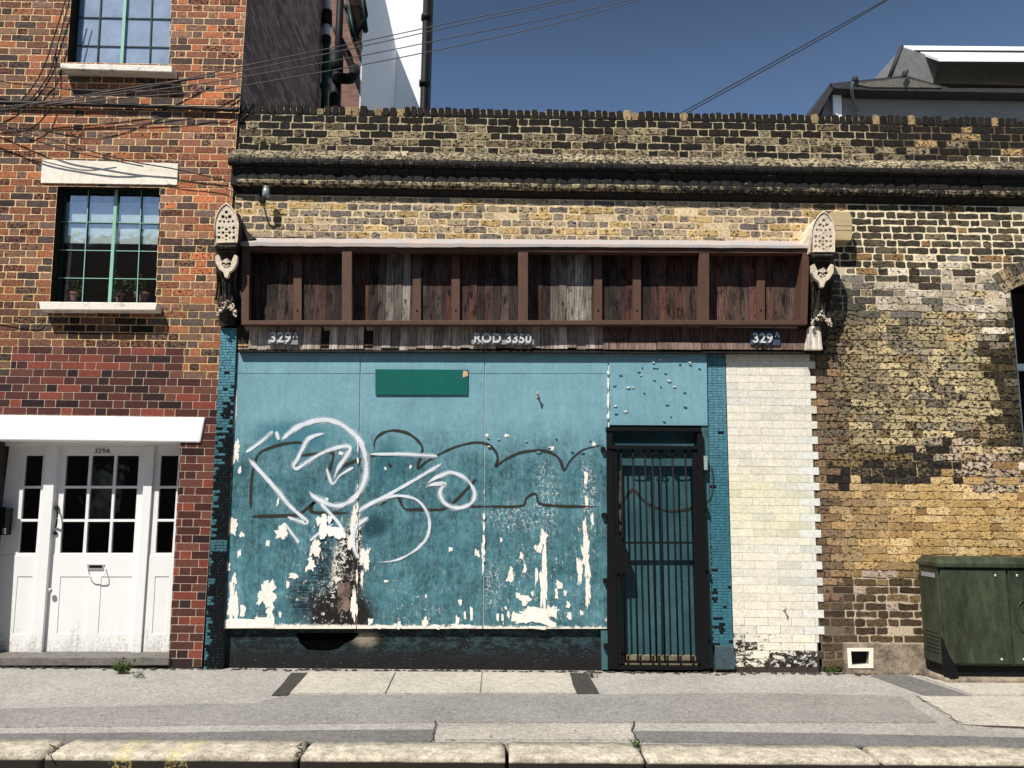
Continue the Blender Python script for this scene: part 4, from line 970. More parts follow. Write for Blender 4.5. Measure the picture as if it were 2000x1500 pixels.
# curled paint at the joints
M_panel2 = plain('lifted teal paint', (.15, .33, .38), .5, .1)
for (xt, xb, y0, y1) in ((703.5, 701, 735, 850), (699, 696, 860, 1225), (1188, 1187.5, 695, 825), (946, 944, 915, 1130)):
    y = y0
    while y < y1:
        L = rnd.uniform(8, 34)
        if rnd.random() < .6:
            x = xt+(xb-xt)*(y-y0)/(y1-y0); w_ = rnd.uniform(1, 3.2)
            m = MB(); m.pq([(x-w_*.6, y), (x+w_*.5, y+2), (x+w_, y+L*.5), (x+w_*.3, y+L), (x-w_*.7, y+L*.7)], -.010-rnd.random()*.004, -.001); m.build('curled_paint', M_peel, shop)
        y += L+rnd.uniform(0, 14)
for i in range(40):                                             # curls on the upper boards
    cx, cy = rnd.choice([(rnd.uniform(1200, 1375), rnd.uniform(700, 825)), (rnd.uniform(1200, 1330), rnd.uniform(695, 760)), (rnd.uniform(950, 1170), rnd.uniform(845, 885))])
    w_ = rnd.uniform(1.5, 4)*(2.6 if i == 7 else 1); m = MB(); m.pq([(cx-w_, cy), (cx-w_*.5, cy-w_*.25), (cx-w_*.1, cy-w_*.5), (cx+w_, cy+rnd.uniform(-1, 1)), (cx+w_*.5, cy+w_*.15), (cx+w_*.2, cy+w_*.5)], -.010-rnd.random()*.006, -.002); m.build('curled_paint', M_panel2 if i % 3 else M_peel, shop)
m = MB(); m.pq([(659, 1144), (668, 1140), (680, 1138), (684, 1144), (688, 1156), (682, 1168), (685, 1186), (677, 1196), (668, 1190), (660, 1200)], -.004, -.000); m.build('bare_ply', plain('bare ply', (.22, .15, .125), .9, .6, 12, dirt=.95, dthr=.52), shop)
m = MB()
for (cx, cy, w_, h_) in ((632, 1030, 15, 45), (655, 1040, 30, 22), (645, 1015, 10, 14), (668, 1044, 12, 14), (624, 1018, 10, 16)):
    c = W(cx, cy); m.prism(blob(c.x, c.z, w_/398, h_/398, rnd, 20, .35), (), -.0115-cx*1e-6, 0)
m.build('white_splash', plain('white emulsion', (.86, .85, .82), .7, .05), shop)
# ---- graffiti
def ribbon(mb, pts, w0, Y, w1=None, tap=True):
    P = [Vector((W(x, y, Y).x, W(x, y, Y).z)) for x, y in catmull(pts, 8)]; n = len(P); L = []; Rr = []; Al = []
    for i, p in enumerate(P):
        t = (P[min(i+1, n-1)]-P[max(i-1, 0)]); t = t.normalized() if t.length > 1e-9 else Vector((1, 0)); nn = Vector((-t.y, t.x))
        u = i/(n-1); w = w0/398.0*(1.25+.3*nz(i*.25, w0, Y*100))
        L.append(p+nn*w); Rr.append(p-nn*w); Al.append(min(1, .25+min(u, 1-u)*9)*(.78+.5*nz(i*.12, w0*3, Y*300)))
    vs = [(p.x, Y, p.y) for p in L]+[(p.x, Y, p.y) for p in P]+[(p.x, Y, p.y) for p in Rr]
    for k in range(3):
        o = len(mb.v); mb.v += vs[k*n:(k+1)*n]; mb.c += [(1, 1, 1, a if k == 1 else 0.0) for a in Al]
        if k == 0: o0 = o
    mb.has = True
    fs = [(o0+i+k*n, o0+i+(k+1)*n, o0+i+(k+1)*n+1, o0+i+k*n+1) for k in range(2) for i in range(n-1)]
    mb.f += fs; mb.mi += [0]*len(fs); mb.sm += [False]*len(fs)
WH = [([(480, 884), (508, 864), (534, 841)], 6), ([(539, 842), (545, 860)], 5),
      ([(546, 865), (560, 850), (580, 835), (607, 824), (635, 820), (660, 826), (682, 840), (698, 855), (709, 875), (715, 900), (714, 928), (706, 952), (692, 972), (672, 985), (650, 987), (625, 977), (610, 967), (601, 956)], 11),
      ([(640, 845), (617, 850), (600, 860), (590, 878), (580, 898), (573, 910), (580, 915), (600, 902), (625, 887), (655, 875), (678, 871), (684, 878), (675, 893), (660, 915), (650, 945)], 8),
      ([(637, 912), (649, 944), (665, 928), (691, 912)], 5), ([(480, 890), (512, 925), (545, 962), (565, 987), (599, 1019), (580, 1016), (560, 1009)], 8), ([(556, 1022), (585, 1062)], 5),
      ([(720, 887), (790, 887), (857, 891)], 6), ([(865, 904), (810, 937), (757, 967), (725, 982), (697, 1002)], 7),
      ([(697, 1002), (725, 984), (762, 970), (790, 969), (815, 977), (832, 997), (839, 1022), (835, 1047), (822, 1065), (800, 1082), (770, 1095), (725, 1100)], 6), ([(702, 1092), (692, 1072), (691, 1042), (700, 1025), (721, 1009)], 7),
      ([(825, 952), (845, 937), (865, 927), (881, 923), (898, 928), (912, 937), (924, 954), (927, 969), (920, 983), (903, 991), (884, 991), (867, 981), (860, 966), (862, 954), (870, 945), (857, 945), (845, 946), (826, 953)], 8),
      ([(625, 982), (645, 1003), (660, 1020), (674, 1042)], 7), ([(605, 1057), (625, 1040), (652, 1022)], 5)]
BR = [[(490, 996), (490, 952), (496, 910), (507, 885), (540, 870), (575, 864), (592, 865)], [(585, 890), (625, 885), (648, 884), (650, 895), (645, 912), (635, 940)],
      [(485, 1009), (550, 1007), (580, 1006), (600, 992), (617, 977), (608, 990), (617, 1001), (695, 1001)], [(732, 880), (731, 865), (740, 850), (762, 841), (790, 844), (810, 855), (824, 872), (822, 890), (815, 915), (835, 900), (862, 885), (886, 874), (910, 867), (932, 864), (953, 868), (968, 882), (972, 897), (968, 911), (984, 899), (1013, 885), (1042, 880), (1066, 881), (1085, 889), (1095, 901), (1102, 918), (1114, 899), (1133, 882), (1152, 874), (1182, 868)],
      [(740, 990), (757, 975), (777, 970), (790, 993), (820, 995), (860, 995), (874, 991), (900, 989), (960, 989), (1018, 988), (1028, 973), (1042, 964), (1049, 969), (1054, 983), (1090, 988), (1140, 989), (1184, 989)],
      [(877, 990), (905, 962), (930, 935)], [(665, 912), (700, 898), (745, 885)], [(758, 905), (765, 912)]]
m = MB()
for i, p in enumerate(BR): ribbon(m, p, 6.6 if i != 2 else 7.5, -.0026-.00006*i)
m.build('brown_graffiti', M_spb, shop)
m = MB()
for i, (p, w_) in enumerate(WH): ribbon(m, p, w_*2.3, -.0032-.00002*i)
m.build('paint_overspray', spraymat('white overspray', (0.62, 0.70, 0.76), 0.55, .42), shop)
m = MB()
for i, (p, w_) in enumerate(WH): ribbon(m, p, w_*1.15, -.0036-.0002*i)
m.build('white_graffiti', M_spw, shop)
# ---- plaque, hook
pl = MB(); pl.pq([(733, 721), (914, 722), (914, 771), (733, 771)], -.014, .0)
o = pl.build('green_plaque', plain('green enamel', (0.008, 0.115, 0.095), .35, .15, 5, spec=.4, bump=.0004), None, bevel=.002, label='blank dark green rectangular board fixed high on the blue panels', category='sign')
m = MB(); c = W(909, 730, -.016); m.prism(blob(c.x, c.z, .024, .03, rnd, 12), (), -.0165, -.0142); m.build('rust_spot', plain('rust spot', (.62, .40, .25), .8, .3), o)
def hook(px, py, Y, label, nm, sz=1.0):
    m = MB(); a = W(px, py, Y); m.tube(catmull([(a.x, Y, a.z), (a.x, Y-.05*sz, a.z+.005), (a.x-.012*sz, Y-.07*sz, a.z+.02*sz), (a.x-.002, Y-.065*sz, a.z+.045*sz)], 4), .009*sz, 8); m.ell((a.x, Y-.002, a.z), (.02*sz, .006, .02*sz))
    m.build(nm, plain('old steel', (.35, .33, .30), .5, .4, metal=.3), None, label=label, category='hook')
hook(1051, 776, 0, 'small bent metal hook sticking out of the upper blue panel beside the green board', 'wall_hook')
hook(1532, 1192, YP, 'small rusty bolt sticking out low on the cream painted brick pilaster', 'wall_bolt', .8)

# ================================================================== FASCIA & SIGN FRAME
YB = 0.012
rnd = random.Random(44)
m = MB(); xa, xb = W(480, 560, YB).x, W(1577, 560, YB).x; x = xa; z0_, z1_ = zat(1000, 640, YB), zat(1000, 470, YB)
while x < xb:
    w_ = .083*(1+rnd.uniform(-.05, .05)); px = proj(x+w_/2, YB, z0_)[0]
    pale = (757 < px < 800) or (1070 < px < 1160)
    c = pick(rnd, [((.06, .034, .028), 3), ((.034, .024, .022), 3), ((.085, .038, .029), 2), ((.07, .05, .042), 2)])
    if px > 1380: c = pick(rnd, [((.11, .058, .048), 3), ((.08, .05, .042), 2), ((.14, .062, .052), 1)])
    al = .45
    if pale: c = pick(rnd, [((.20, .175, .15), 3), ((.13, .105, .09), 2), ((.26, .235, .20), 1)]); al = .38
    m.box(x+.0015, x+w_-.0015, YB+rnd.uniform(-.003, .003), YB+.02, z0_, z1_, (*c, al)); x += w_
sg = thing('sign_frame', 'long empty brown metal sign frame with boarded back above the blue shopfront', 'sign frame', (0, 0, z0_))
m.build('back_board', M_wood, sg)
YF = -.165
def bp(x0, x1, y0, y1, yf, yb, name='frame_bar'):
    q = MB(); q.pq([(x0, y0), (x1, y0+(x1-x0)*.0075), (x1, y1+(x1-x0)*.001*0), (x0, y1)], yf, yb); return q
q = MB(); q.pq([(473, 479), (1581, 486), (1581, 495), (473, 488)], YF, YF+.10); q.build('top_bar', M_brown, sg, bevel=.003)
q = MB(); q.pq([(471, 626), (1577, 625), (1577, 634), (471, 634)], YF, YF+.10); q.build('bottom_bar', M_brown, sg, bevel=.003)
q = MB(); q.pq([(473, 488), (487, 488), (486, 626), (471, 626)], YF, YF+.06); q.build('end_bar', M_brown, sg, bevel=.003)
q = MB(); q.pq([(1568, 495), (1581, 495), (1577, 625), (1564, 625)], YF, YB); q.build('end_bar', M_brown, sg, bevel=.003)
for xx in (668, 1012, 1366):
    q = MB(); q.pq([(xx, 490), (xx+19, 490), (xx+19, 627), (xx-1+(.5 if xx < 1300 else -3), 627)], YF+.004, YF+.05); q.build('upright', M_brown, sg, bevel=.003)
for xx in (573, 806, 882, 1160, 1236, 1478):
    q = MB(); q.pq([(xx, 488), (xx+16, 488), (xx+16, 632), (xx, 632)], YB-.035, YB-.005); u = q.build('rear_upright', M_brown, sg, bevel=.002)
    q = MB(); c = W(xx+8, 606, YB-.038); q.ell(c, (.009, .006, .009), 8, 6); q.build('bolt', M_black, u)
# flashing
def flashmat():
    t = NT('lead and mortar flashing'); n = t.noise(5, 5, .6, t.mapv((.5, 1, 1))); n2 = t.noise(50, 4, .7)
    c = t.mix(t.ss(n, .4, .62), (.42, .345, .31), (.36, .35, .35)); t.bump(t.ma('ADD', n, n2), .004, .7); return t.fin(t.scale(c, t.ma('ADD', t.ma('MULTIPLY', n2, .5), .75)), .7)
M_fl = flashmat()
q = MB(); segs = [(470, 775), (775, 1105), (1105, 1592)]
for i, (a, b) in enumerate(segs):
    k = lambda x: (x-470)*.006
    A = [W(a, 464+k(a), YW), W(b, 464+k(b), YW)]; Bf = [W(a, 473+k(a), YF-.02), W(b, 473+k(b), YF-.02)]; Cc = [W(a, 480+k(a)+(i == 1)*1-2*(a > 1000), YF-.022), W(b, 480+k(b)-2*(b > 1000), YF-.022)]
    th = Vector((0, 0, -.006)); N = 16; vs = []
    for s_ in range(N+1):
        u = s_/N; j = Vector((0, .004*nz(u*9, i), .006*nz(u*12, i, 4)))
        vs += [A[0].lerp(A[1], u)+j, Bf[0].lerp(Bf[1], u)+j, Cc[0].lerp(Cc[1], u)+j, Cc[0].lerp(Cc[1], u)+j+Vector((0, .012, 0)), Bf[0].lerp(Bf[1], u)+Vector((0, .014, -.012))+j, A[0].lerp(A[1], u)+Vector((0, 0, -.02))]
    fs = []
    for s_ in range(N):
        for e in range(5): fs.append((s_*6+e, s_*6+e+1, (s_+1)*6+e+1, (s_+1)*6+e))
    q.add(vs, fs)
q.build('flashing', M_fl, shop)
# lower weatherboards
YL = -.055
m = MB(); x = W(486, 660, YL).x; xe = W(1612, 660, YL).x; xs = W(1178, 660, YL).x
zt3 = zat(1000, 634, YL)
i = 0
while x < xe-.02:
    w_ = .0875*(1+rnd.uniform(-.06, .06)); px = proj(x+w_/2, YL, zt3)[0]; yb_ = 681+rnd.choice((-2, 0, 0, 1, 3 if px < 1000 else 0)); i += 1
    if px > 1175: yb_ = 672
    if any(abs(px-g_) < 9 for g_ in (640, 728)) : x += w_; continue
    c = pick(rnd, [((.36, .30, .25), 4), ((.24, .195, .165), 3), ((.44, .39, .33), 1)]) if px < 1180 else (.10, .06, .05)
    zb3 = zat(px, yb_, YL)
    m.box(x+.002, min(x+w_, xe)-.002, YL+rnd.uniform(-.004, .006), YL+.022, zb3, zt3+(0 if px > 0 else 0), (*c, .25)); x += w_
m.build('weatherboard', M_wood, shop)
m = MB(); xq = [1178, 1283, 1371, 1600]
for i in range(3):
    m.pq([(xq[i]+1, 667+i*.9), (xq[i+1]-1, 669+i*.9), (xq[i+1]-1, 683), (xq[i]+1, 682)], YL-.012-.003*(i % 2), YL-.002, col=(.20, .135, .11, .2))
m.build('batten', M_wood, shop)
m = MB(); m.pq([(465, 636), (1612, 636), (1612, 688), (465, 684)], YL+.03, YL+.05, col=(.03, .025, .02, .2))
m.pq([(465, 672), (1000, 672), (1000, 676), (465, 676)], YL+.018, YL+.028, col=(.5, .33, .15, .1)); m.pq([(465, 679), (900, 679), (900, 682), (465, 682)], YL+.016, YL+.028, col=(.4, .34, .3, .1))
m.pq([(465, 683), (1615, 686), (1615, 690), (465, 687)], YL+.0, YL+.07, col=(.02, .018, .016, .2)); m.build('fascia_core', M_wood, shop)
m = MB(); m.pq([(1579, 640), (1586, 637), (1602, 637), (1607, 683), (1574, 683)], YL-.06, YL-.01, col=(.62, .56, .47, .12)); m.build('end_plank', M_wood, shop, bevel=.004)
# number plates
M_plw = plain('white plate', (.27, .27, .28), .6, .15, 9); M_let = plain('grey letters', (.60, .60, .60), .5, .1); M_plb = plain('blue plate', (.055, .075, .12), .5, .2)
def plate(nm, q, mat, txt, lx, ly, h, label, extra=None, sx=.95):
    t = thing(nm, label, 'sign', tuple(W(lx, ly, YL-.02)), 'enamel number signs under the sign frame')
    m = MB(); m.pq(q, YL-.030, YL-.022); m.build('plate', mat, t, bevel=.001)
    text_mesh('lettering', txt, h, M_let, W(lx, ly, YL-.039), t, sx=sx, bold=.02)
    if extra: text_mesh('lettering', 'A', h*.55, M_let, W(extra[0], extra[1], YL-.039), t, sx=sx, bold=.0)
hL = 18/199
plate('number_sign', [(523, 650), (582, 650), (582, 673), (523, 671)], M_plw, '329', 526, 668, hL*1.1, 'white 329A number plate at the left end of the grey boards', (572, 660))
plate('letter_sign', [(921, 651), (1043, 652), (1043, 673), (921, 672)], M_plw, 'ROD 3350', 925, 668.5, hL, 'long grey plate reading ROD 3350 in the middle of the grey boards', None, .93)
plate('number_sign', [(1466, 646), (1525, 647), (1524, 674), (1466, 673)], M_plb, '329', 1470, 669, hL*1.04, 'blue 329A number plate at the right end, above the cream brick pilaster', (1513, 658))
m = MB(); m.pq([(1466, 671), (1524, 672), (1524, 674), (1466, 673)], YL-.033, YL-.030)

# ================================================================== CORBELS
def corbel(cx, ty, sc, lean, right=False):
    rn = random.Random(int(cx)); root = bpy.data.objects.new('corbel', None); COL.objects.link(root); root.parent = shop; root.matrix_parent_inverse = shop.matrix_basis.inverted()
    Yc = -.30
    def P(u, v): return (cx+u*sc+lean*v, ty+v*sc)
    arch = [(-22, 76), (22, 76), (23, 40), (21, 28), (16, 16), (8, 5), (0, 0), (-8, 5), (-16, 16), (-21, 28), (-23, 40)]
    def circ(u, v, r, n=8, ph=0.2): return [(u+r*math.cos(ph+6.283*i/n)*(1+.15*(i % 2)), v+r*math.sin(ph+6.283*i/n)*(1+.15*(i % 2))) for i in range(n)]
    hs = [circ(0, 16, 3.2), circ(-6.5, 25, 3.4), circ(6.5, 25, 3.4), circ(0, 27, 2.2), circ(-12.5, 34, 2.4), circ(12.5, 34, 2.4), circ(-4.3, 35, 2.3), circ(4.3, 35, 2.3)]
    for (uu, vv, r_) in ((0, 49.5, 2.9), (-6.3, 56, 2.9), (6.3, 56, 2.9), (0, 62.5, 2.9), (-14.2, 47, 3.1), (14.2, 47, 3.1), (-14.2, 65.5, 3.1), (14.2, 65.5, 3.1), (-14.5, 56, 2.0), (14.5, 56, 2.0), (-7, 46, 1.8), (7, 46, 1.8), (-7, 66.5, 1.8), (7, 66.5, 1.8), (0, 69.8, 1.8), (0, 56, 1.2)):
        hs.append(circ(uu, vv, r_, 7, uu+vv))
    m = MB(); m.pq([P(*a) for a in arch], Yc, Yc+.014, [[P(*a) for a in h] for h in hs]); m.build('tracery_panel', M_carve, root)
    m = MB(); m.pq([P(a[0]*.97, a[1]*.97+1) for a in arch], Yc+.0145, .03); m.build('corbel_head', M_sootshade if not right else M_carve, root, bevel=.004)
    rim = [P(*a) for a in arch]+[P(*arch[0])]
    m = MB(); m.tube([W(a[0], a[1], Yc-.004) for a in rim], .008*sc, 6); m.build('head_rim', M_carve, root)
    # console: lofted S profile
    m = MB(); prof = [(80, -.27, 21), (86, -.275, 22), (92, -.25, 21), (98, -.22, 20.5), (108, -.235, 21), (120, -.25, 21), (134, -.235, 20), (150, -.20, 18.5), (168, -.165, 17.5), (184, -.15, 17), (196, -.165, 18), (208, -.17, 19), (214, -.15, 18), (220, -.11, 15), (238, -.09, 15)]
    vs = []; fs = []; n = 9
    for (v, Y, hwid) in prof:
        for k in range(n):
            u = -hwid+2*hwid*k/(n-1); rr_ = abs(u)/hwid; yy = Y+.05*rr_**3+rn.uniform(-.006, .006)-.012*math.cos(u*.45)
            p = W(*P(u, v), yy); vs.append((p.x, yy, p.z))
        p = W(*P(hwid, v), .03); vs.append((vs[-1][0], .03, p.z)); vs.append((vs[-1-n][0], .03, p.z))
    w_ = n+2
    for i in range(len(prof)-1):
        for k in range(n-1): fs.append((i*w_+k, (i+1)*w_+k, (i+1)*w_+k+1, i*w_+k+1))
        fs.append((i*w_+n-1, (i+1)*w_+n-1, (i+1)*w_+n, i*w_+n)); fs.append((i*w_+n+1, (i+1)*w_+n+1, (i+1)*w_, i*w_))
    m.add(vs, fs, smooth=True); m.build('console', M_sootshade, root)
    m = MB(); m.pq([P(*a) for a in [(-22, 102), (-16, 99), (-13, 104), (-10, 112), (0, 116), (10, 112), (13, 104), (16, 99), (22, 102), (21, 116), (14, 128), (6, 134), (3, 144), (-3, 144), (-6, 134), (-14, 128), (-21, 116)]], -.277, -.235, [[P(*a) for a in circ(0, 117, 8.5, 12)]]); m.build('shield', M_carve, root, bevel=.004)
    m = MB()
    for (u, v, r_) in ((0, 117, 3.6), (-4.6, 113, 2.8), (4.6, 113, 2.8), (0, 111, 2.6), (-4.4, 121, 2.8), (4.4, 121, 2.8), (0, 123.5, 2.4)): p = W(*P(u, v), -.262); m.ell(p, (r_*.005, .014, r_*.005), 8, 6)
    m.build('rosette', M_carve, root)
    m = MB()
    for k in range(60):
        u = rn.uniform(-19, 19); v = 212-abs(rn.gauss(0, 8))-9*math.cos(u*.16)
        p = W(*P(u, v), -.172+rn.uniform(0, .015)); m.ell(p, (rn.uniform(.006, .018), .012, rn.uniform(.004, .010)), 7, 5, rot=rn.uniform(-1.2, 1.2))
    m.build('leaf_carving', M_carve if right else M_carve, root)
    for sg_ in (-1, 1):
        m = MB(); m.tube([W(*P(sg_*(19-2*math.sin(k*.3)), 130+k*4.5), -.235+.008*k) for k in range(14)], .010, 6); m.build('console_rib', M_sootshade, root)
        m = MB(); m.tube([W(*P(sg_*6, 148+k*5), -.222+.006*k) for k in range(9)], .007, 6); m.build('console_rib', M_sootshade, root)
    m = MB(); m.tube([W(*P(-21+42*k/10, 84), -.29) for k in range(11)], .020, 8); m.build('neck_moulding', M_sootshade, root)
    m = MB(); m.tube([W(*P(-20+40*k/10, 91), -.27) for k in range(11)], .012, 8); m.build('neck_moulding', M_sootshade, root)
    # weathered shoulder
    m = MB()
    if not right: m.pq([P(20, 14), P(26, 40), P(40, 52), P(58, 68), P(30, 76), P(22, 76)], -.12, .02)
    else: m.pq([P(-22, 20), P(-30, 45), P(-48, 62), P(-24, 70)], -.12, .02)
    m.build('shoulder', M_sootshade if not right else M_carve, root, bevel=.01)
corbel(442, 398, 1.0, -.0, False)
corbel(1609, 414, 1.02, -.02, True)

# ================================================================== SECURITY GATE + DOOR
YG = -.02; YDr = .10
# blue door behind
m = MB(); m.pq([(1195, 836), (1378, 836), (1392, 1306), (1192, 1306)], YDr, YDr+.05)
def doormat():
    t = NT('blue door paint'); n = t.noise(3, 4, .6); n2 = t.noise(40, 4, .8); sp = t.voro(22)
    c = t.mix(t.ss(n, .35, .7), (.024, .072, .086), (.042, .108, .125)); c = t.scale(c, t.ma('ADD', t.ma('MULTIPLY', n2, .4), .8))
    c = t.mix(t.ma('MULTIPLY', t.ss(sp, .10, .06), t.ss(t.noise(5, 2), .5, .55)), c, (.5, .55, .55)); return t.fin(c, .5)
dr = bpy.data.objects.new('shop_door', None); COL.objects.link(dr); dr.parent = shop; dr.matrix_parent_inverse = shop.matrix_basis.inverted()
m.build('door_leaf', doormat(), dr)
m = MB(); c = W(1210, 965, YDr-.004)
for k, (dy, h_) in enumerate(((-40, 14), (-22, 20), (4, 34), (40, 28), (66, 12))): cc = W(1211+rnd.uniform(-1, 1), 965+dy, YDr); m.prism(blob(cc.x, cc.z, .013, h_/420, rnd, 12, .4), (), YDr-.003-.0001*k, YDr)
m.build('peel_and_lit_patch', M_peel, dr)  # pale blobs paint a lit sliver down the left of the door
m = MB(); ribbon(m, [(1218, 978), (1230, 960), (1240, 958), (1258, 978), (1280, 990), (1310, 998), (1345, 994), (1368, 985)], 6, YDr-.006); m.build('brown_graffiti', M_spb, dr)
m = MB(); m.pq([(1196, 1280), (1376, 1282), (1376, 1308), (1196, 1307)], .03, YDr-.001); m.build('threshold', plain('worn threshold', (.20, .17, .11), .8, .4, 15, dirt=.9), dr)
gt = thing('security_gate', 'black steel security gate with vertical bars in front of the blue door', 'gate', tuple(W(1285, 1306, YG)))
def gx(y, xt, xb): return xt+(xb-xt)*(y-835)/(1305-835)
q = MB()
q.pq([(1184, 834), (1370, 836), (1370, 843), (1184, 842)], YG-.03, YG+.02)
q.pq([(1185, 842), (1196, 842), (gx(1306, 1196, 1208), 1306), (1188, 1306)], YG-.02, YDr)
q.pq([(1362, 843), (1372, 843), (1389, 1306), (1370, 1306)], YG-.02, YDr)
q.pq([(1188, 1300), (1389, 1302), (1389, 1309), (1188, 1308)], YG-.01, YDr)
q.build('outer_frame', M_black, gt, bevel=.002)
q = MB()
q.pq([(1186, 869), (1362, 871), (1362, 878), (1186, 877)], YG-.03, YG+.01)
q.pq([(1196, 878), (1205, 878), (1214, 1296), (1205, 1296)], YG-.012, YG+.02); q.pq([(1352, 878), (1362, 878), (1372, 1296), (1361, 1296)], YG-.012, YG+.02)
q.pq([(1205, 1058), (1362, 1058), (1362, 1062), (1205, 1062)], YG-.005, YG+.015); q.pq([(1205, 1290), (1368, 1291), (1368, 1296), (1205, 1295)], YG-.005, YG+.015)
q.build('leaf_frame', M_black, gt, bevel=.002)
for xt, xb in ((1213, 1222), (1236, 1246), (1259, 1271), (1274, 1283), (1289, 1299), (1313, 1325), (1338, 1350)):
    q = MB(); a, b = W(xt, 878, YG), W(xb, 1293, YG); q.tube([a, b], .0095, 6); q.build('gate_bar', M_black, gt)
q = MB()
for s_ in (-1, 1):                                              # scrollwork under the top rail
    for (u0, r_) in ((12, 7), (34, 5)):
        pts = []
        for k in range(18):
            a = k*.45; rr_ = r_*(1-k/26); pts.append(W(1281+s_*(u0-r_+rr_*math.cos(a)), 889+rr_*math.sin(a), YG-.01))
        q.tube(pts, .005, 5)
    q.tube(catmull([W(1281+s_*3, 882, YG-.01), W(1281+s_*18, 884, YG-.01), W(1281+s_*34, 893, YG-.01), W(1281+s_*55, 892, YG-.01)], 5), .005, 5)
q.build('scrollwork', M_black, gt)
q = MB(); q.pq([(1196, 1046), (1216, 1046), (1216, 1056), (1228, 1080), (1230, 1118), (1205, 1120), (1200, 1100)], YG-.03, YG+.03); q.build('lock_case', M_black, gt, bevel=.003)
for (x_, y_) in ((1180, 1006), (1183, 1134), (1184, 1262), (1178, 877), (1379, 995), (1382, 1117), (1387, 1252), (1376, 922)): c = W(x_, y_, YG-.01); q = MB(); q.box(c.x-.022, c.x+.022, YG-.02, YG+.02, c.z-.022, c.z+.022); q.build('hinge_lug', M_black, gt, bevel=.004)
q = MB(); q.pq([(1374, 890), (1382, 891), (1382, 918), (1375, 918)], -.03, .0); q.build('latch_plate', plain('pale latch', (.3, .38, .38), .5, .2), gt)
m = MB(); ribbon(m, [(1379, 985), (1390, 965), (1393, 935), (1389, 910)], 4, YS-.012); m.build('brown_graffiti', M_spb, shop)
# head infill above the gate
m = MB(); m.pq([(1190, 832), (1382, 833), (1382, 836), (1190, 835)], .02, .12); m.build('door_head', M_body, shop)

# ================================================================== WALL FITTINGS
ab = thing('alarm_box', 'beige ribbed alarm box on the brick wall beside the right stone corbel', 'alarm box', tuple(W(1643, 470, 0)))
m = MB(); m.pq([(1622, 414), (1660, 413), (1665, 425), (1665, 462), (1662, 470), (1624, 469)], -.11, YW); M_al = plain('beige plastic', (.50, .39, .22), .5, .15, 8, stretch=(.3, 1, 3), bump=.001, dirt=.3, dirtcol=(.28, .2, .1)); m.build('case', M_al, ab, bevel=.008)
m = MB()
for y_ in (438, 447): m.pq([(1622, y_), (1665, y_), (1665, y_+2.5), (1622, y_+2.5)], -.113, -.109)
m.build('rib', M_al, ab)
lp = thing('wall_lamp', 'small grey cylindrical lamp on a curved bracket high on the brick wall', 'lamp', tuple(W(520, 380, 0)))
c = W(520, 374, -.10)
def lathe(mb, c, prof, n=16):
    vs = [(c[0]+r_*math.cos(6.283*k/n), c[1]+r_*math.sin(6.283*k/n), c[2]+z_) for (r_, z_) in prof for k in range(n)]
    fs = [(j*n+k, j*n+(k+1) % n, (j+1)*n+(k+1) % n, (j+1)*n+k) for j in range(len(prof)-1) for k in range(n)]
    mb.add(vs, fs, smooth=True)
m = MB(); lathe(m, c, [(0, .052), (.026, .052), (.03, .046), (.03, .034), (.026, .03), (.03, .027), (.036, .02), (.036, -.05), (.030, -.058), (0, -.058)]); m.build('lamp_body', plain('grey lamp', (.30, .33, .35), .35, .15, metal=.3), lp)
m = MB(); m.tube(catmull([(c.x, c.y, c.z-.05), (c.x-.02, c.y, c.z-.11), (c.x-.07, c.y+.02, c.z-.10), (c.x-.075, YW, c.z-.04)], 6), .009); m.box(c.x-.10, c.x-.05, YW-.02, YW, c.z-.07, c.z+.02); m.build('bracket', M_black, lp)

# utility cabinet
cabx = W(1838, 1200, -.42).x; ct = zat(1900, 1108, -.42); cb_ = zat(1900, 1301, -.42); C1 = cabx+1.25
M_cab = plain('green cabinet paint', (0.043, 0.055, 0.032), .55, .7, 3.5, dirt=.85, dirtcol=(.014, .018, .011), bump=.003, spec=.3, stretch=(1.6, 1, .5), dthr=.54)
ut = thing('utility_cabinet', 'dark green metal street cabinet on a concrete base against the brick wall', 'cabinet', (cabx+.6, -.25, 0))
m = MB(); m.box(cabx, C1, -.40, -.07, cb_, ct); m.build('body', M_cab, ut, bevel=.008)
m = MB(); ov = .012
lid = [(cabx-ov, -.44), (C1+ov, -.44), (C1+ov, -.05), (cabx-ov, -.05)]
vs = [(x, y, ct) for x, y in lid]+[(x, y, ct+.035) for x, y in lid]+[(cabx+.05, -.38, ct+.085), (C1-.05, -.38, ct+.085), (C1-.05, -.06, ct+.085), (cabx+.05, -.06, ct+.085)]
fs = [(3, 2, 1, 0)]+[(i, (i+1) % 4, 4+(i+1) % 4, 4+i) for i in range(4)]+[(4+i, 4+(i+1) % 4, 8+(i+1) % 4, 8+i) for i in range(4)]+[(8, 9, 10, 11)]
m.add(vs, fs); m.build('lid', M_cab, ut, bevel=.004)
for k in range(2):
    x0 = cabx+.02+k*.62; m = MB(); m.box(x0, x0+.60, -.42, -.40, cb_+.02, ct-.02)
    dd = m.build('cabinet_door', M_cab, ut, bevel=.004)
    m = MB(); xx = x0+(.50 if k == 0 else .08)
    for zz_ in (ct-.07, cb_+.06): m.ell((xx, -.424, zz_), (.013, .01, .013), 10, 6)
    m.build('lock', plain('bright steel', (.6, .6, .58), .3, .1, metal=.7), dd)
m = MB(); m.tube([(cabx+.76+.07*math.cos(a*.3), -.425, (ct+cb_)/2+.14*math.sin(a*.3)) for a in range(22)], .008, 6); m.build('embossed_ring', M_cab, ut)
m = MB(); m.box(cabx-.002, cabx, -.36, -.12, ct-.10, ct-.06); m.build('sticker', M_plw, ut)
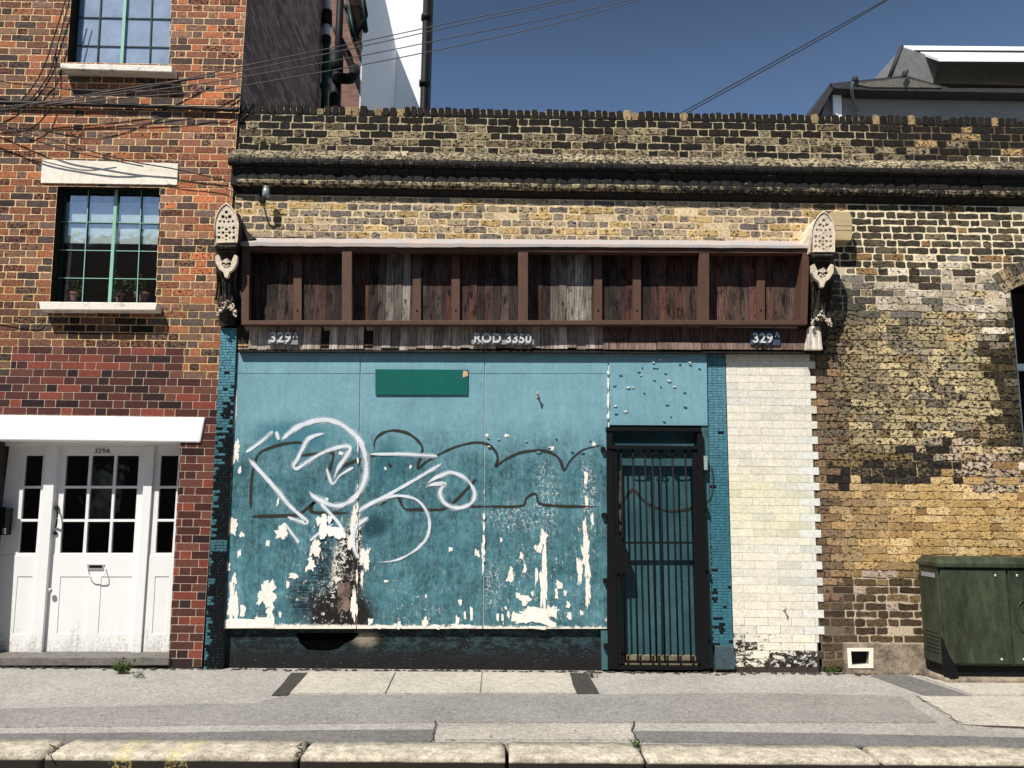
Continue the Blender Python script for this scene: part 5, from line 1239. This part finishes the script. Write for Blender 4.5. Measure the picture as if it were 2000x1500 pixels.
for k in range(6):
    m = MB(); zz_ = cb_+.10+k*.035; m.box(cabx-.006, cabx+.001, -.36, -.14, zz_, zz_+.012); m.build('louvre', M_cab, ut)
m = MB(); m.box(cabx+.03, C1, -.37, -.1, .05, cb_); m.build('plinth', M_black, ut)
m = MB(); m.box(cabx-.0, C1+.1, -.43, -.04, -.01, .055); m.build('concrete_base', M_plinthc, ut, bevel=.02)
m = MB(); m.prism([(cabx-.01, cb_+.25), (cabx+.045, cb_+.10), (cabx+.10, cb_), (cabx+.12, cb_-.10), (cabx+.05, cb_-.13), (cabx-.01, cb_-.05)], (), -.428, -.40); m.build('torn_flange', M_black, ut, bevel=.003)

# ================================================================== PIPES & CABLES
def cable(nm, pts, r, mat, label, grp='cables strung across the red brick wall', cat='cable'):
    P = catmull(pts, 8); m = MB(); m.tube([W(x, y, Y) for x, y, Y in P], r, 6)
    return m.build(nm, mat, None, label=label, category=cat, **({'group': grp} if grp else {}))
cable('wall_band', [(-60, 199, -.03), (120, 203, -.035), (260, 207, -.03), (380, 211, -.03), (466, 215, -.03)], .021, M_cable, 'thick black band running level across the red brick wall under the top window', None, 'pipe')  # level dark band, drawn as a tube along the wall
C_ = [([(-60, 140, -.1), (0, 158, -.1), (60, 166, -.08), (140, 175, -.1), (220, 177, -.12), (300, 166, -.12), (400, 152, -.05)], 'black cable dipping just below the top window sill'),
      ([(133, -20, -.06), (122, 20, -.06), (106, 70, -.06), (90, 120, -.06), (70, 160, -.05), (45, 192, -.04), (10, 218, -.04), (-40, 235, -.04)], 'outer black cable slanting down left of the top window'),
      ([(141, -20, -.07), (128, 30, -.07), (112, 90, -.07), (98, 140, -.06), (80, 170, -.05), (58, 197, -.04)], 'inner black cable slanting down beside the top window edge'),
      ([(109, 95, -.05), (109, 150, -.05), (104, 190, -.05), (92, 220, -.06), (72, 243, -.06), (48, 256, -.05)], 'short loose black cable hanging across the thick band'),
      ([(-60, 225, -.06), (0, 243, -.08), (45, 256, -.1), (110, 276, -.12), (180, 296, -.1), (260, 316, -.08), (340, 330, -.06), (440, 352, -.03)], 'upper black cable sagging down to the stone lintel'),
      ([(-60, 238, -.10), (0, 251, -.12), (60, 271, -.14), (130, 293, -.12), (210, 311, -.10), (280, 325, -.06)], 'lower black cable sagging down to the stone lintel'),
      ([(-60, 248, -.09), (0, 260, -.10), (80, 277, -.12), (150, 298, -.10), (220, 312, -.05)], 'lowest thin cable of the sagging bundle above the stone lintel'),
      ([(320, 345, -.05), (360, 352, -.05), (420, 362, -.04), (462, 377, -.03)], 'short thin cable right of the stone lintel running toward the cornice'),
      ([(-40, 622, -.02), (10, 630, -.02), (45, 636, -.02), (75, 637, -.02), (86, 626, -.02)], 'thin black wire under the left end of the lower window sill')]
for p, l in C_: cable('wall_cable', p, .0065 if 'thin' not in l else .0045, M_cable, l)
OV = [([(-40, 214, -.10), (40, 205, -.12), (160, 190, -.2), (300, 168, -.15), (465, 131, -.1), (700, 83, .5), (900, 40, 1.0), (1060, 8, 1.4), (1300, -50, 2)], 'topmost of the four overhead wires rising to the right'),
      ([(-40, 222, -.10), (60, 205, -.12), (200, 180, -.15), (330, 160, -.15), (465, 140, -.1), (700, 92, .5), (900, 48, 1.0), (1075, 10, 1.4), (1300, -44, 2)], 'second wire down of the four overhead wires'),
      ([(60, 208, -.12), (220, 186, -.15), (360, 168, -.15), (465, 152, -.1), (700, 110, .5), (900, 70, 1.0), (1100, 30, 1.5), (1400, -40, 2.2)], 'third wire down of the four overhead wires'),
      ([(100, 206, -.12), (260, 190, -.15), (380, 180, -.15), (465, 169, -.1), (700, 128, .5), (900, 88, 1.0), (1100, 42, 1.5), (1250, 0, 1.8), (1400, -44, 2.2)], 'lowest of the four overhead wires rising to the right')]
for p, l in OV: cable('overhead_wire', p, .0055, M_cablelt, l, 'overhead wires crossing the sky')
for d, l in ((0, 'left wire of the steep pair against the sky'), (11, 'right wire of the steep pair against the sky')):
    cable('overhead_wire', [(1200+d, 292, 1.4), (1306+d, 234, 1.6), (1450+d, 155, 1.9), (1600+d, 72, 2.2), (1729+d*.4, 0, 2.5), (1850+d*.3, -68, 2.8)], .0075, M_cable, l, 'overhead wires crossing the sky')
# drainpipe behind the parapet
dp = thing('drainpipe', 'dark green drainpipe with white painted sections behind the parapet at the flank end', 'drainpipe', tuple(W(633, 230, 3.4)))
YDp = 3.3
def vp(par, nm, x0, y0, x1, y1, r, mat, Y=YDp):
    m = MB(); m.tube([W(x0, y0, Y), W(x1, y1, Y)], r, 12); return m.build(nm, mat, par)
M_wp = plain('white pipe paint', (.42, .46, .50), .5, .2)
vp(dp, 'pipe_section', 640, -80, 640, 25, .052, M_wp); vp(dp, 'collar', 639, 22, 639, 50, .075, M_black); vp(dp, 'pipe_section', 638.5, 48, 638, 72, .055, M_wp)
vp(dp, 'collar', 638, 72, 637.5, 84, .068, M_black); vp(dp, 'pipe_section', 637.5, 82, 633, 235, .055, M_greendk); vp(dp, 'collar', 635, 164, 634.6, 172, .072, M_greendk); vp(dp, 'collar', 636.6, 128, 636.2, 135, .068, M_greendk)
sp = thing('soil_pipe', 'black cast iron soil pipe with an elbow branch beside the green drainpipe', 'drainpipe', tuple(W(657, 230, 4.2)))
vp(sp, 'pipe_section', 668, -80, 655, 235, .06, M_black, 4.4); vp(sp, 'pipe_section', 655, 105, 655, 150, .13, M_black, 4.4)
m = MB(); m.tube(catmull([W(655, 148, 4.3), W(668, 153, 4.2), W(685, 153, 4.2), W(692, 145, 4.3), W(693, 134, 4.6)], 6), .085, 10); m.build('elbow', M_black, sp)
vp(sp, 'pipe_section', 655, 150, 653, 235, .10, M_black, 4.4)

# ================================================================== BACKGROUND BUILDINGS
YQ = 5.0; YWh = 9.0
xr = W(706, 150, YQ).x; zr = zat(708, -70, YWh)-2.1
pk = thing('pink_brick_house', 'narrow pinkish brown brick house with open casements behind the parapet', 'house', (xr-1, YQ+1, 0))
def bgbrick(name, c1, c2, mo, axis='x'):
    t = NT(name); x, y, z = t.xyz(); q = t.n('ShaderNodeTexBrick'); cb = t.n('ShaderNodeCombineXYZ'); t.put(cb.inputs[0], x if axis == 'x' else y); t.put(cb.inputs[1], z); t.put(q.inputs['Vector'], cb.outputs[0])
    q.inputs['Scale'].default_value = 1; q.inputs['Brick Width'].default_value = .225; q.inputs['Row Height'].default_value = .0755; q.inputs['Mortar Size'].default_value = .006
    q.inputs['Color1'].default_value = (*c1, 1); q.inputs['Color2'].default_value = (*c2, 1); q.inputs['Mortar'].default_value = (*mo, 1)
    return t.fin(t.scale(q.outputs[0], t.ma('ADD', t.noise(3, 6, .7), .5)), .9)
M_pink = bgbrick('pink brick', (.24, .13, .10), (.17, .09, .07), (.22, .16, .13))
M_render = plain('white render', (.82, .83, .85), .8, .06, 2, bump=.002)
m = MB(); m.box(xr-2.6, xr-.02, YQ, YWh-.01, 0, zr); m.build('wall', M_pink, pk)
m = MB(); m.box(xr-.02, xr, YQ+.003, YWh-.01, 0, zr+.002); m.build('side_wall', M_render, pk)
def casement(q, depth=YQ-.02, tilt=.0, nm='window'):
    P = [W(x, y, depth-(.5 if i in (1, 2) else 0)) for i, (x, y) in enumerate(q)]
    m = MB()
    for i in range(4): m.tube([P[i], P[(i+1) % 4]], .03, 5)
    f = m.build(nm, M_greendk, pk); g_ = MB(); g_.add(P, [(0, 1, 2, 3)]); g_.build('pane', M_glassdk, f)
casement([(672, -30), (700, -60), (716, 30), (697, 72)]); casement([(697, -20), (703, -40), (716, 60), (712, 62)]); casement([(673, 10), (681, 14), (694, 78), (690, 76)]); casement([(652, 55), (660, 62), (686, 112), (680, 100)])
wh = thing('white_house', 'tall white rendered building behind the parapet with a diagonal shadow', 'house', (W(760, 200, YWh).x, YWh, 0))
xw = W(826, 120, YWh).x
m = MB(); m.box(xr-3, xw, YWh, YWh+.8, 0, zr+4); m.build('wall', M_render, wh)
m = MB(); m.box(xw, xw+.12, YWh+.05, YWh+.8, 0, zr+4); m.build('flank_wall', M_sootshade, wh)  # flank turned from the sun, its shade painted as near-black colour
m = MB(); m.tube([(xw+.06, YWh-.1, 0), (xw+.06, YWh-.1, zr+4)], .085, 10)
for zz_ in (zat(840, 40, YWh), zat(838, 168, YWh)): m.tube([(xw+.06, YWh-.1, zz_-.06), (xw+.06, YWh-.1, zz_+.06)], .12, 10)
m.build('downpipe', M_black, wh)
# warehouse to the right
YR = 9.0
wr = thing('warehouse', 'grey warehouse with stepped roof and bright white eaves behind the parapet on the right', 'warehouse', tuple(W(1800, 240, YR)))
M_gw = plain('grey weatherboard', (.21, .205, .20), .8, .25, 2.5, stretch=(.3, 1, 1), dirt=.15, bump=.003); M_gl = plain('mid grey sheet', (.15, .155, .15), .8, .3, 3)
M_eave = plain('white painted eaves', (.78, .80, .84), .6, .06, 3); M_rdk = plain('dark slate roof', (.035, .035, .038), .8, .5, 6, bump=.01)
m = MB(); m.pq([(1590, 260), (1624, 172), (2500, 192), (2500, 270)], YR, YR+6); m.build('wall', M_gw, wr)
m = MB(); m.pq([(1562, 245), (1572, 238), (1624, 160), (1628, 172), (1590, 240), (1590, 250)], YR-.35, YR+6); m.build('roof_slope', M_rdk, wr)
m = MB(); m.pq([(1622, 163), (1665, 158), (1770, 147), (1855, 172), (2500, 176), (2500, 190), (1700, 176), (1628, 172)], YR-.38, YR+6); m.build('lower_roof', M_rdk, wr)
m = MB(); m.pq([(1664, 163), (1768, 152), (1840, 171), (1700, 170)], YR-.40, YR-.38); m.build('slate_edge', plain('mossy slate', (.13, .12, .10), .9, .6, 10, dirt=.6, bump=.01), wr)
m = MB(); m.pq([(1626, 173), (1643, 174), (1645, 245), (1629, 245)], YR-.1, YR-.02); m.build('white_board', M_eave, wr)
m = MB(); m.pq([(1738, 150), (1762, 92), (1832, 114), (1826, 150), (1822, 162)], YR+.2, YR+6); m.build('gable_wall', M_gl, wr)
m = MB(); m.pq([(1824, 114), (2500, 118), (2500, 180), (1820, 162)], YR+.5, YR+6); m.build('upper_wall', plain('brown grey board', (.20, .18, .14), .8, .3, 3), wr)
m = MB(); P = [W(1762, 89, YR+1.2), W(2500, 96, YR+1.2), W(2500, 118, YR-.35), W(1833, 114, YR-.35)]; th = Vector((0, 0, -.07))
m.add(P+[p+th for p in P], [(0, 1, 2, 3)[::-1], (4, 5, 6, 7), (0, 1, 5, 4), (1, 2, 6, 5), (2, 3, 7, 6), (3, 0, 4, 7)]); m.build('upper_roof', M_eave, wr)
m = MB(); m.tube([W(1786, 100, YR+.4), W(2100, 101.5, YR+.4), W(2500, 105, YR+.4)], .03, 6); m.build('gutter', M_rdk, wr)
m = MB(); m.tube([W(1737, 152, YR-.1), W(1761, 90, YR-.1)], .05, 6); m.tube([W(1765, 150, YR-.5), W(1772, 138, YR-.5)], .04, 5); m.ell(W(1670, 155, YR-.4), (.07, .07, .09)); m.build('roof_trim', M_rdk, wr)
m = MB(); m.tube(catmull([W(1666, 160, YR-.5), W(1664, 180, YR-.4), W(1668, 200, YR-.15), W(1676, 222, YR-.1), W(1674, 250, YR-.1)], 5), .035, 6); m.build('downpipe', M_gl, wr)

# terrace across the street (seen only in the window reflections)
op = thing('terrace_opposite', 'plain dark brick terrace across the street, reflected in the windows', 'house', (0, -15, 0))
m = MB(); M_op = bgbrick('opposite brick', (.13, .08, .06), (.08, .05, .04), (.16, .13, .1))
hs = [[(x, z), (x+1.1, z), (x+1.1, z+1.5), (x, z+1.5)] for x in range(-16, 17, 4) for z in (1.0, 4.4)]
m.prism([(-18, 0), (18, 0), (18, 9.3), (-18, 9.3)], hs, -15.4, -15.0); m.build('wall', M_op, op)
m = MB(); m.prism([(-18, 0), (18, 0), (18, 9.1), (-18, 9.1)], (), -15.7, -15.45); m.build('window', M_glassdk, op)

# ================================================================== WEEDS
def weed(px, py, n, h, label, seed, Z=0.0, spread=.08):
    rn = random.Random(seed); c = G(px, py, Z); m = MB()
    for i in range(n):
        a = rn.uniform(0, 6.28); L = h*rn.uniform(.4, 1.1); d = Vector((math.cos(a)*rn.uniform(.2, 1.0), math.sin(a)*rn.uniform(.1, .5), 1)).normalized()
        b = Vector((c.x+rn.gauss(0, spread*.4), min(c.y+rn.gauss(0, .01), -.01) if Z >= 0 and py < 1400 else c.y+rn.gauss(0, .01), Z)); t = b+d*L
        m.tube([b, b.lerp(t, .5)+Vector((0, 0, .01)), t], .0018, 4)
        for k in range(5):
            q = b.lerp(t, .3+.16*k); s_ = h*.16*rn.uniform(.6, 1.2); u = Vector((rn.uniform(-1, 1), rn.uniform(-1, .3), rn.uniform(-.2, .7))).normalized(); w_ = u.cross(Vector((rn.random(), rn.random(), rn.random()))).normalized()
            m.add([q, q+u*s_+w_*s_*.45, q+u*s_*2, q+u*s_-w_*s_*.45], [(0, 1, 2, 3)])
    o = m.build('weed', M_leaf, None, label=label, category='weed', group='weeds in the pavement cracks'); return o
weed(238, 1316, 34, .13, 'largest leafy weed, growing at the foot of the white door step', 1)
weed(270, 1324, 12, .06, 'low sprawling weed just right of the largest weed by the doorstep', 2)
weed(1158, 1324, 14, .05, 'small weed in the dark patch left of the security gate', 3)
weed(1614, 1312, 22, .07, 'weed at the foot of the brown brick corner near the wall vent', 4)
weed(1245, 1462, 16, .06, 'tiny weed growing in the joint between two kerb stones', 5, 0.0, .03)
